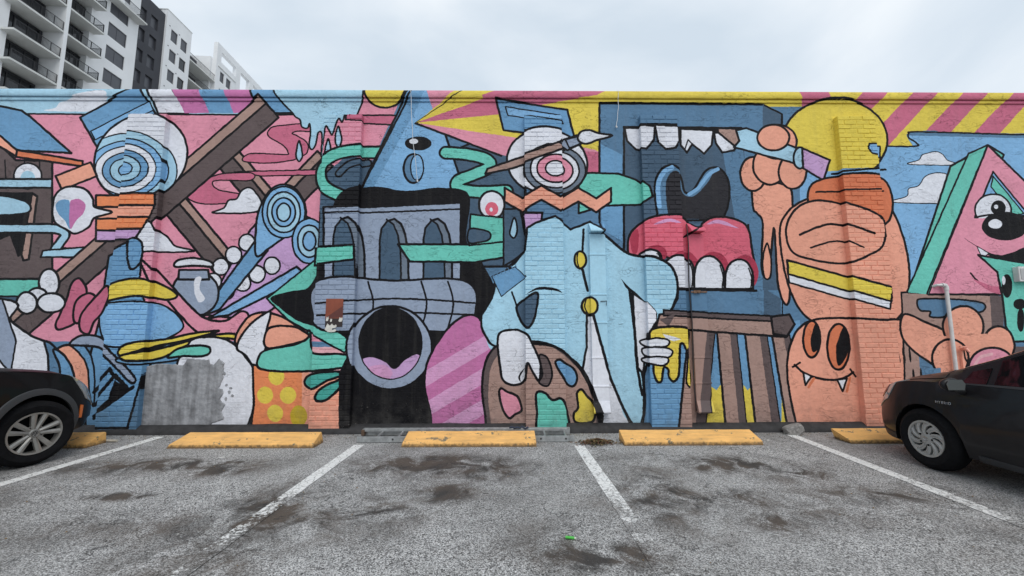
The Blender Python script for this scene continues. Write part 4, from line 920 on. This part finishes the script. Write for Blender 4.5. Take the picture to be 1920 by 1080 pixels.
def spokes_suv(place, h, rr, m, ty):
    for i in range(5):
        k = MB()
        for sg in (-1, 1):
            a0 = 2*math.pi*i/5+math.radians(10); 
            for (o0, o1, w0, w1, dx) in ((.10, .19, .017, .013, 0),):
                p0 = (.045, a0+sg*.30); p1 = (rr-.012, a0+sg*.235)
                def pol(r_, a): return (r_*math.cos(a), r_*math.sin(a))
                ya, za = pol(*p0); yb, zb = pol(*p1); d = math.hypot(yb-ya, zb-za); nx, nz = -(zb-za)/d, (yb-ya)/d
                w0, w1 = .017, .024
                q = [(ya+nx*w0, za+nz*w0), (ya-nx*w0, za-nz*w0), (yb-nx*w1, zb-nz*w1), (yb+nx*w1, zb+nz*w1)]
                n = len(k.v); k.v += [(h-.028, *q[0]), (h-.028, *q[1]), (h-.012, *q[2]), (h-.012, *q[3]), (h-.06, *q[0]), (h-.06, *q[1]), (h-.045, *q[2]), (h-.045, *q[3])]
                k.v += [(h-.016, (q[0][0]+q[1][0])/2, (q[0][1]+q[1][1])/2), (h-.004, (q[2][0]+q[3][0])/2, (q[2][1]+q[3][1])/2)]
                k.f += [tuple(n+z for z in f) for f in ((0, 8, 9, 3), (8, 1, 2, 9), (1, 5, 6, 2), (4, 0, 3, 7), (3, 9, 2, 6, 7), (0, 4, 5, 1, 8), (4, 7, 6, 5))]
        obj('spoke', place(k), m, ty)
    for i in range(5):
        a = 2*math.pi*(i+.5)/5+math.radians(10); k = MB(); k.lathe([(h-.05, .019), (h-.026, .019), (h-.026, .012), (h-.045, .011)], 14)
        k.xf(lambda v, a=a: v+Vector((0, .062*math.cos(a), .062*math.sin(a)))); obj('bolt_recess', place(k), m, ty)
    k = MB(); k.lathe([(h-.05, .05), (h-.02, .045), (h-.014, .034), (h-.012, .030)], 28); obj('hub', place(k), m, ty, smooth=math.radians(35))
    k = MB(); k.lathe([(h-.0125, .031), (h-.008, .030), (h-.008, 0.0)], 28); hc = obj('hub_cap', place(k), M_BLK, ty, smooth=math.radians(35))
    k = MB()
    def st(y0, z0, y1, z1):
        k.tube([(h-.007, y0, z0), (h-.007, y1, z1)], .0022, 5)
    for a in range(24):
        t0, t1 = a*math.pi/12, (a+1)*math.pi/12; st(.027*math.cos(t0), .027*math.sin(t0), .027*math.cos(t1), .027*math.sin(t1))
    for sg in (-1, 1):
        st(sg*.010, .024, 0, .003); st(sg*.021, .017, sg*.011, -.022); st(sg*.011, -.022, sg*.003, -.002)
    st(-.003, -.002, .003, -.002); obj('emblem', place(k), m, ty)
def spokes_cover(place, h, rr, m, ty):
    n = 10
    for i in range(n):
        k = MB(); a0 = 2*math.pi*i/n; R = [.055, .09, .125, rr-.012]; sw = [0, .10, .26, .50]; hf = [.30, .22, .20, .235]
        rows = []
        for r_, s_, f_ in zip(R, sw, hf): rows.append([(h-.012-.25*(r_-.05)**2+(.006 if u == 0 else 0), r_*math.cos(a0+s_+u*f_), r_*math.sin(a0+s_+u*f_)) for u in (-1, -.4, 0, .4, 1)])
        k.grid(rows); nn = len(k.v); k.grid([[(x-.02, y, z) for x, y, z in r_] for r_ in rows])
        for r_ in range(3):
            for e in (0, 4): a, b = r_*5+e, (r_+1)*5+e; k.f.append((a, b, b+nn, a+nn))
        obj('cover_blade', place(k), m, ty, smooth=math.radians(35))
    k = MB(); k.lathe([(h-.04, rr-.003), (h-.012, rr-.004), (h-.010, rr-.02), (h-.03, rr-.022)], 56); obj('cover_ring', place(k), m, ty, smooth=math.radians(40))
    k = MB(); k.lathe([(h-.03, .064), (h-.012, .062), (h-.006, .05), (h-.005, .0)], 30); obj('hub', place(k), m, ty, smooth=math.radians(30))
    for i in range(5):
        a = 2*math.pi*(i+.5)/5; k = MB(); k.lathe([(h-.0085, .010), (h-.004, .009), (h-.004, 0)], 10); k.xf(lambda v, a=a: v+Vector((.0, .062*math.cos(a), .062*math.sin(a)))); obj('nut_hole', place(k), M_VOID, ty)
    k = MB()
    for rx, ry, off in ((.026, .018, 0), (.009, .017, 0), (.018, .008, .008)):
        for a in range(18):
            t0, t1 = a*math.pi/9, (a+1)*math.pi/9; k.tube([(h-.004, rx*math.cos(t0), ry*math.sin(t0)+off), (h-.004, rx*math.cos(t1), ry*math.sin(t1)+off)], .0018, 5)
    obj('emblem', place(k), mat('chrome_emblem', (.5, .5, .5), .2, metal=.9), ty)
def mirror(c, t, z, xo, m, mg):
    sd = c.side; X = c.x+sd*xo; Y = c.y-t
    bm = bmesh.new(); bmesh.ops.create_uvsphere(bm, u_segments=20, v_segments=12, radius=1)
    for v in bm.verts:
        p = v.co; p.x *= .098; p.y *= .07; p.z *= .064
        if p.y < 0: p.y *= .45
        p.z *= 1-.22*(p.x*sd/.105 < 0)*abs(p.x)/.105
        p += Vector((X, Y, z))
    me = bpy.data.meshes.new('mirror'); bm.to_mesh(me); bm.free(); me.materials.append(m); me.polygons.foreach_set('use_smooth', [True]*len(me.polygons))
    o = bpy.data.objects.new('mirror', me); C.objects.link(o); o.parent = c.root; o.location = -c.root.location
    for v in me.vertices: v.co -= c.root.location
    o.location = (0, 0, 0)
    k = MB(); k.tube([(X-sd*.05, Y+.01, z-.03), (X-sd*.14, Y+.05, z-.07)], [.03, .035], 8); k.xf(lambda v: v); obj('stalk', k, M_BLK, o, smooth=True)
    k = MB(); k.prism([(X-.075, z-.045), (X+.075, z-.045), (X+.088, z+.01), (X+.06, z+.05), (X-.06, z+.05), (X-.088, z+.01)], 1, Y-.038, Y-.034); obj('mirror_glass', k, mg, o)
    return o
# black sport utility vehicle, left
XC, YN = -5.98, 5.30
cl_ = thing('parked_car', (XC, YN-2, 0), 'black sport utility car with grey arch trim and double spoke alloy wheel', 'car')
T1 = dict(hw=[(0, .60), (.06, .73), (.18, .82), (.35, .88), (.6, .905), (.9, .905), (1.6, .915), (3.6, .915), (4.3, .86), (4.62, .66)],
  zb=[(0, .30), (.2, .25), (.5, .24), (3.9, .24), (4.62, .34)],
  zs=[(0, .52), (.08, .62), (.2, .74), (.35, .84), (.5, .915), (.75, .965), (1.1, 1.005), (1.5, 1.02), (3.8, 1.06), (4.62, .95)],
  zr=[(0, .62), (.08, .74), (.2, .87), (.35, .94), (.6, .985), (.9, 1.03), (1.25, 1.08), (1.45, 1.16), (2.0, 1.53), (2.4, 1.64), (3.2, 1.66), (4.0, 1.58), (4.5, 1.2), (4.62, 1.0)],
  wr=[(0, .40), (.3, .62), (.8, .70), (1.4, .74), (2.2, .60), (3.8, .60), (4.62, .5)])
c1 = Car(cl_, XC, YN, T1, 4.62, (.80, 3.59), .405, .335, 1)
MP1 = car_paint('black_car_paint', (.004, .004, .005), .10); c1.body(MP1)
# arch trims
for a in c1.ax:
    for sd in (1, -1):
        k = MB(); rows = []
        for i in range(41):
            th = math.radians(-18+216*i/40); row = []
            for (dr, dx) in ((-.012, .0), (-.012, .022), (.02, .026), (.052, .020), (.058, .0)):
                r_ = c1.ra+dr; t = a-r_*math.cos(th); z = c1.rw+r_*math.sin(th); z = max(z, .2)
                p = c1.sec(max(t, .0), False); xx = p[0][0]
                for q in range(len(p)-1):
                    if p[q][1] <= z <= p[q+1][1]: u = (z-p[q][1])/max(1e-6, p[q+1][1]-p[q][1]); xx = p[q][0]*(1-u)+p[q+1][0]*u; break
                row.append((XC+sd*(xx+dx-.004), YN-t, z))
            rows.append(row)
        k.grid(rows); obj('wheel_arch_trim', k, mat('grey_plastic_trim', (.045, .048, .052), .55), cl_, smooth=math.radians(40))
M_ALLOY = mat('alloy_silver', (.30, .29, .27), .38, metal=.55, nscale=9, namt=.15)
wheel(cl_, -5.14, YN-.80, .335, .213, .235, 1, math.radians(-17), spokes_suv, M_ALLOY)
wheel(cl_, XC-.80, YN-.80, .335, .213, .235, -1, math.radians(-17), spokes_suv, M_ALLOY)
for sd in (1, -1): wheel(cl_, XC+sd*.79, YN-3.59, .335, .213, .235, sd, 0, spokes_suv, M_ALLOY)
for sd in (1, -1):
    h_ = c1.patch('headlight', M_LENS, 4.6, 6.4, lambda j: .06, lambda j: .26+.12*(j-4.6), .008, sd)
    c1.patch('side_marker', M_AMB, 2.9, 4.0, .295, .335, .006, sd, 3, 3)
    c1.patch('front_door', MP1, 2.0, 6.0, 1.42, 2.42, .005, sd); c1.patch('rear_door', MP1, 2.0, 6.0, 2.44, 3.25, .005, sd)
    c1.patch('side_window', M_GLASS, 6.15, 8.8, lambda j: 1.58+.10*(j-6), 2.42, .006, sd); c1.patch('side_window', M_GLASS, 6.15, 8.8, 2.5, lambda j: 3.7-.05*(j-6), .006, sd)
c1.patch('hood', MP1, 7.0, 12, .22, 1.22, .006, 1); c1.patch('hood', MP1, 7.0, 12, .22, 1.22, .006, -1)
c1.patch('windshield', M_GLASS, 9.6, 12, 1.42, 2.2, .006, 1); c1.patch('windshield', M_GLASS, 9.6, 12, 1.42, 2.2, .006, -1)
k = MB(); k.box(XC-.45, XC+.45, YN-.01, YN+.008, .40, .56); obj('grille', k, M_BLK, cl_, bevel=.01)
for sd in (1, -1):
    k = MB(); k.tube([(XC+sd*.60, YN-1.6, 1.05), (XC+sd*.60, YN-1.6, 1.06)], .001, 4)
mirror(c1, 1.62, 1.10, 1.03, MP1, M_GLASS)
# dark hatchback, right
XC, YN = 5.16, 5.10
cr_ = thing('parked_car', (XC, YN-2, 0), 'dark grey hybrid hatchback with silver swirl wheel covers over the right wheel stop', 'car')
T2 = dict(hw=[(0, .34), (.05, .50), (.15, .64), (.3, .74), (.5, .82), (.75, .865), (1.1, .88), (3.4, .88), (4.1, .80), (4.45, .62)],
  zb=[(0, .24), (.2, .19), (.5, .185), (1.2, .20), (3.8, .2), (4.45, .32)],
  zs=[(0, .50), (.08, .56), (.2, .64), (.35, .75), (.5, .82), (.7, .865), (1.0, .885), (1.4, .895), (2.0, .905), (3.8, 1.0), (4.45, .95)],
  zr=[(0, .55), (.1, .68), (.25, .79), (.45, .885), (.7, .945), (.95, 1.0), (1.15, 1.06), (1.4, 1.16), (1.75, 1.32), (2.1, 1.42), (2.5, 1.46), (3.0, 1.455), (3.7, 1.32), (4.3, 1.1), (4.45, 1.0)],
  wr=[(0, .28), (.3, .52), (.6, .62), (.9, .70), (1.2, .745), (1.5, .70), (2.2, .58), (3.6, .56), (4.45, .5)])
c2 = Car(cr_, XC, YN, T2, 4.45, (.87, 3.57), .345, .302, -1)
MP2 = car_paint('dark_grey_car_paint', (.013, .0125, .014), .14); c2.body(MP2)
M_COV = mat('wheel_cover_silver', (.36, .36, .35), .42, metal=.35, nscale=9, namt=.12)
for sd in (1, -1):
    wheel(cr_, XC+sd*.775, YN-.87, .302, .177, .2, sd, 0, spokes_cover, M_COV); wheel(cr_, XC+sd*.775, YN-3.57, .302, .177, .2, sd, 0, spokes_cover, M_COV)
    hl = c2.patch('headlight', M_LENS, 4.9, 7.2, lambda j: .04+.05*(j-4.9), lambda j: .40+.10*(j-4.9), .008, sd)
    c2.patch('lens_reflection', M_REDL, 5.6, 6.8, lambda j: .24+.08*(j-5.6), lambda j: .34+.08*(j-5.3), .013, sd, 5, 8, par=hl)  # reddish reflection of the mural in the lens, put in as a red patch
    dr = c2.patch('front_door', MP2, 1.6, 6.02, lambda j: 1.24+.012*(6-j)**2, 2.20, .0055, sd, 12); c2.patch('rear_door', MP2, 1.6, 6.02, 2.215, 3.05, .0055, sd, 12)
    c2.patch('window_trim', M_BLK, 6.04, 6.22, 1.2, 3.4, .009, sd, 2, 40)
    c2.patch('quarter_window', M_GLASS, 6.25, 8.1, lambda j: 1.23+.03*(j-6.2), lambda j: 1.43, .007, sd)
    c2.patch('side_window', M_GLASS, 6.25, 8.7, lambda j: 1.49, 2.18, .007, sd); c2.patch('side_window', M_GLASS, 6.25, 8.7, 2.26, lambda j: 3.35-.12*(j-6.2), .007, sd)
    k = MB(); k.tube([c2.S(1.98+.03*i, 5.2, sd, .03) for i in range(6)], .011, 8); obj('door_handle', k, MP2, dr, smooth=True)
    c2.patch('sill', M_BLK, .9, 1.7, 1.32, 3.2, .012, sd, 3, 20)
c2.patch('hood', MP2, 7.4, 12, .30, 1.05, .006, 1); c2.patch('hood', MP2, 7.4, 12, .30, 1.05, .006, -1)
c2.patch('windshield', M_GLASS, 9.5, 12, 1.16, 2.05, .006, 1); c2.patch('windshield', M_GLASS, 9.5, 12, 1.16, 2.05, .006, -1)
c2.patch('bumper_guard', M_BLK, .6, 1.9, .10, .52, .012, -1, 3, 14); c2.patch('bumper_guard', M_BLK, .6, 1.9, .10, .52, .012, 1, 3, 14)
k = MB(); k.box(XC-.3, XC+.3, YN-.01, YN+.008, .28, .46); obj('grille', k, M_BLK, cr_, bevel=.01)
mirror(c2, 1.30, .90, 1.0, MP2, mat('mirror_face', (.10, .11, .11), .1)); 
# the chrome word on the front wing
cu = bpy.data.curves.new('badge', 'FONT'); cu.body = 'HYBRID'; cu.size = .036; cu.extrude = .002; cu.space_character = 1.25; cu.align_x = 'CENTER'
to = bpy.data.objects.new('badge_text', cu); C.objects.link(to); dg = bpy.context.evaluated_depsgraph_get(); me = bpy.data.meshes.new_from_object(to.evaluated_get(dg)); bpy.data.objects.remove(to)
me.materials.append(mat('chrome', (.62, .62, .62), .25, metal=.8))
bo = bpy.data.objects.new('badge', me); C.objects.link(bo); bo.parent = cr_; p = c2.S(1.09, 4.72, -1, .008)
q1 = c2.S(1.0, 4.72, -1, .008); q2 = c2.S(1.18, 4.72, -1, .008); tx_ = (q2-q1).normalized(); nrm_ = Vector((-1, 0, 0)); nrm_ = (nrm_-tx_*nrm_.dot(tx_)).normalized(); up_ = nrm_.cross(tx_)
bo.matrix_local = Matrix.Translation(p-cr_.location) @ Matrix((tx_, up_, nrm_)).transposed().to_4x4()

# ------------------------------------------------------------------ apartment block behind
TH = math.atan((952-918)/753); SV = Vector((-math.sin(TH), math.cos(TH), 0)); NV = Vector((math.cos(TH), math.sin(TH), 0)); OV = Vector((-51, 42, 0))
def fp(s, z, w=0): return OV+SV*s+NV*w+Vector((0, 0, z))
def facpx(u, v, w=0):
    d = Vector(ray(u, v)); q = OV+NV*w-Vector((0, 0, EYE)); t = q.dot(NV)/d.dot(NV); P_ = d*t+Vector((0, 0, EYE)); return (P_-OV).dot(SV), P_.z
SHIFT = [False]
def fbox(k, s0, s1, z0, z1, w0, w1):
    if SHIFT[0]:
        s0, s1 = (16+(q-14.4)*1.0265 for q in (s0, s1)); z0, z1 = (1.4+(q-1.4)*1.0255 for q in (z0, z1)); w0 -= 1.15; w1 -= 1.15
    n = len(k.v); k.v += [tuple(fp(s, z, w_)) for z in (z0, z1) for w_ in (w0, w1) for s in (s0, s1)]
    k.f += [tuple(n+i for i in q) for q in ((0, 2, 3, 1), (4, 5, 7, 6), (0, 1, 5, 4), (2, 6, 7, 3), (0, 4, 6, 2), (1, 3, 7, 5))]; return k
M_BW = mat('white_stucco', (.80, .81, .82), .8, nscale=.35, namt=.05, bump=.1, bscale=8); M_BD = mat('charcoal_stucco', (.050, .052, .062), .8, nscale=.5, namt=.12)
M_WG = mat('window_screen', (.075, .078, .092), .35, spec=.5, nscale=.6, namt=.1); M_DG = mat('balcony_glass', (.012, .014, .018), .08, spec=.6); M_FR = mat('dark_frame', (.015, .015, .018), .5)
M_SO = mat('slab_concrete', (.62, .63, .61), .8, nscale=1, namt=.06); M_LIL = mat('pale_lilac_wall', (.46, .45, .49), .8)
ab = thing('apartment_building', tuple(fp(10, 0, -6)), 'tall white and charcoal apartment block with dark balconies behind the mural wall', 'building')
def bp(name, m, *bx, par=None, bevel=0):
    k = MB()
    for b in bx: fbox(k, *b)
    return obj(name, k, m, par or ab, bevel=bevel)
FL = 3.25; zf = lambda i: 35.7+FL*i           # underside-front edge of slab i at w = 0
ZTOP = 62
def openings(name, m, s0, s1, z0, z1, w0, w1, holes):
    """wall slab with rectangular holes, built of strips"""
    ss = sorted({s0, s1, *[h[0] for h in holes], *[h[1] for h in holes]}); k = MB()
    for a, b in zip(ss[:-1], ss[1:]):
        hs = sorted([(h[2], h[3]) for h in holes if h[0] <= a+1e-6 and h[1] >= b-1e-6]); z = z0
        for (c, d) in hs:
            if c > z+1e-4: fbox(k, a, b, z, c, w0, w1)
            z = d
        if z < z1-1e-4: fbox(k, a, b, z, z1, w0, w1)
    bm = bmesh.new(); me = bpy.data.meshes.new(name)
    return obj(name, k, m, ab)
# left white wall (beside the first balconies)
bp('wall', M_BW, (-14, -2.75, 0, ZTOP, -8, -1.3))
bp('core_wall', M_BD, (-2.75, 6.0, 0, ZTOP, -9, -2.3))
bp('column', M_BW, (1.22, 1.62, 0, ZTOP, -2.3, .02))
slots = [(-3, i) for i in range(0)]
for i in range(-5, 7):
    z = zf(i)
    # balcony bay one
    b = bp('balcony', M_SO, (-3.35, 1.215, z, z+.22, -2.29, 0), bevel=.01)
    bp('glass_door', M_DG, (-2.7, .6, z+.24, z+2.85, -2.1, -2.05), par=None)
    bp('door_frame', M_FR, (-1.75, -1.67, z+.24, z+2.85, -2.04, -1.98), (-.45, -.37, z+.24, z+2.85, -2.04, -1.98), (-2.7, .6, z+2.86, z+3.0, -2.08, -1.98), (.6, .72, z+.24, z+2.85, -2.08, -1.9))
    k = MB(); fbox(k, -3.2, 1.2, z+1.26, z+1.31, -.12, -.07); fbox(k, -3.2, 1.2, z+.32, z+.36, -.12, -.07)
    for q in range(38): fbox(k, -3.2+q*.118, -3.2+q*.118+.018, z+.36, z+1.26, -.105, -.087)
    for q in (-3.2, -1.1, .2, 1.16): fbox(k, q, q+.05, z+.22, z+1.3, -.13, -.07)
    obj('railing', k, M_FR, b)
    # balcony bay two
    z2 = z+.06
    b = bp('balcony', M_SO, (1.63, 5.75, z2, z2+.22, -2.29, 0), bevel=.01)
    bp('glass_door', M_DG, (1.9, 5.2, z2+.24, z2+2.85, -2.1, -2.05)); bp('door_frame', M_FR, (2.9, 2.98, z2+.24, z2+2.85, -2.04, -1.98), (4.0, 4.08, z2+.24, z2+2.85, -2.04, -1.98), (1.9, 5.2, z2+2.86, z2+3.0, -2.08, -1.98))
    k = MB(); 
    for (w0, w1, s0, s1) in ((-.12, -.07, 1.64, 5.7), ):
        fbox(k, s0, s1, z2+1.26, z2+1.31, w0, w1); fbox(k, s0, s1, z2+.32, z2+.36, w0, w1)
        for q in range(35): fbox(k, s0+q*.118, s0+q*.118+.018, z2+.36, z2+1.26, -.105, -.087)
    fbox(k, 5.65, 5.70, z2+1.26, z2+1.31, -1.28, -.12); 
    for q in range(10): fbox(k, 5.665, 5.683, z2+.3, z2+1.26, -1.25+q*.118, -1.232+q*.118)
    for q in (1.7, 3.0, 4.4, 5.64): fbox(k, q, q+.06, z2+.22, z2+1.3, -.13, -.07)
    obj('railing', k, M_FR, b)
# white bay with wide windows
hol = []
for i in range(-3, 6): hol.append((7.45, 10.1, 37.15+FL*i-.05, 39.05+FL*i))
openings('wall', M_BW, 5.2, 11.65, 0, ZTOP, -3.7, -1.3, hol)
def window(s0, s1, z0, z1, wf, m=M_WG, bars=1, depth=.14):
    f = bp('window', m, (s0, s1, z0, z1, wf-depth-.04, wf-depth)); k = MB()
    for q in range(1, bars+1): ss = s0+(s1-s0)*q/(bars+1); fbox(k, ss-.035, ss+.035, z0, z1, wf-depth+.001, wf-depth+.03)
    fbox(k, s0, s1, z1-.06, z1, wf-depth+.001, wf-depth+.04); fbox(k, s0, s1, z0, z0+.06, wf-depth+.001, wf-depth+.04); fbox(k, s0, s0+.06, z0+.05, z1-.05, wf-depth+.001, wf-depth+.04); fbox(k, s1-.06, s1, z0+.05, z1-.05, wf-depth+.001, wf-depth+.04); obj('frame', k, M_FR if m is M_DG else M_WG, f)
for j, (a, b, c, d) in enumerate(hol): window(a, b, c, d, -1.3, M_WG)
# top balcony of that bay
for z in (45.4,):
    b = bp('balcony', M_SO, (5.9, 11.5, z-.35, z-.13, -1.295, .0), bevel=.01) 
    if b:
        k = MB(); fbox(k, 8, 11.15, z+.95, z+1.0, -.1, -.05); fbox(k, 11.1, 11.15, z+.95, z+1.0, -1.28, -.1)
        for q in range(27): fbox(k, 8+q*.118, 8.018+q*.118, z-.1, z+.95, -.09, -.07)
        for q in range(10): fbox(k, 11.115, 11.133, z-.1, z+.95, -1.25+q*.118, -1.232+q*.118)
        obj('railing', k, M_FR, b)
# charcoal bay
dh = []
for i in range(-3, 4):
    dh.append((11.9, 12.85, 42.45+FL*.98*i+.9, 44.3+FL*.98*i+.9)); dh.append((13.6, 14.85, 43.5+FL*.98*i, 45.4+FL*.98*i))
dh = [d for d in dh if d[3] < 49.6]
openings('wall', M_BD, 11.66, 16.3, 0, 50.5, -2.4, -1.42, dh)
bp('wall', M_BD, (11.66, 16.3, 0, 50.3, -9, -2.41))
for (a, b, c, d) in dh: window(a, b, c, d, -1.42, M_WG, 0, .3)
SHIFT[0] = True
# second white bay, proud of the charcoal one
wh = []
for i in range(-4, 1):
    wh.append((15.35, 16.65, 45.9+FL*i, 47.75+FL*i)); wh.append((17.3, 18.6, 45.9+FL*i, 47.8+FL*i))
openings('wall', M_BW, 14.4, 19.35, 0, 50.15, -.9, 0, wh)
bp('wall', M_BW, (14.42, 19.33, 0, 50.1, -9, -.91)); bp('parapet_cap', M_SO, (14.35, 19.42, 50.15, 50.27, -9, .04))
for n_, (a, b, c, d) in enumerate(wh): window(a, b, c, d, 0, M_DG if (n_ in (5, 7)) else M_WG, 0, .16)
for i in range(-4, 1):
    for s_ in (15.0, 16.9): bp('vent', M_BD, (s_-.07, s_+.07, 47.9+FL*i, 48.02+FL*i, .001, .05))
# charcoal link with balconies
bp('wall', M_BD, (19.36, 25.9, 0, 49.2, -9, -3.2)); bp('return_wall', M_BW, (25.0, 25.95, 0, 50.3, -8, -.8))
for z in (45.6, 42.35, 39.1):
    b = bp('balcony', M_SO, (19.2, 25.4, z, z+.22, -3.19, -.02), bevel=.01); k = MB(); fbox(k, 19.2, 25.4, z+1.26, z+1.31, -.12, -.07)
    for q in range(52): fbox(k, 19.2+q*.118, 19.218+q*.118, z+.22, z+1.26, -.105, -.087)
    for q in range(12): fbox(k, 19.22, 19.238, z+.22, z+1.26, -1.5+q*.118, -1.482+q*.118)
    obj('railing', k, M_FR, b); bp('glass_door', M_DG, (20, 24.6, z+.24, z+2.7, -3.18, -3.12))
# third white bay with the open frame on top
ch = [(26.5, 27.6, 46.6+FL*i, 48.5+FL*i) for i in range(-3, 1)]+[(28.2, 29.5, 46.6+FL*i, 48.4+FL*i) for i in range(-3, 1)]
openings('wall', M_BW, 25.4, 30.9, 0, 50.25, -.8, 0, ch); bp('wall', M_BW, (25.96, 30.88, 0, 50.1, -9, -.81))
bp('ledge', M_SO, (25.8, 30.7, 49.0, 49.12, .001, .12))
for (a, b, c, d) in ch: window(a, b, c, d, 0, M_WG, 0, .2)
bp('wall', M_BW, (30.9, 41, 0, 47.5, -9, -.3))
fr = bp('roof_frame', M_BW, (25.4, 41.4, 52.15, 53.35, -.7, 0), (25.4, 26.55, 50.26, 52.14, -.7, 0), (30.75, 32.1, 47.5, 52.14, -.7, 0), (35.0, 36.2, 47.5, 52.14, -.7, 0), (40.2, 41.4, 47.5, 52.14, -.7, 0))
SHIFT[0] = False
bp('roof', M_SO, (-14, 11.6, ZTOP, ZTOP+.4, -12, -1.3)); 
# ------------------------------------------------------------------
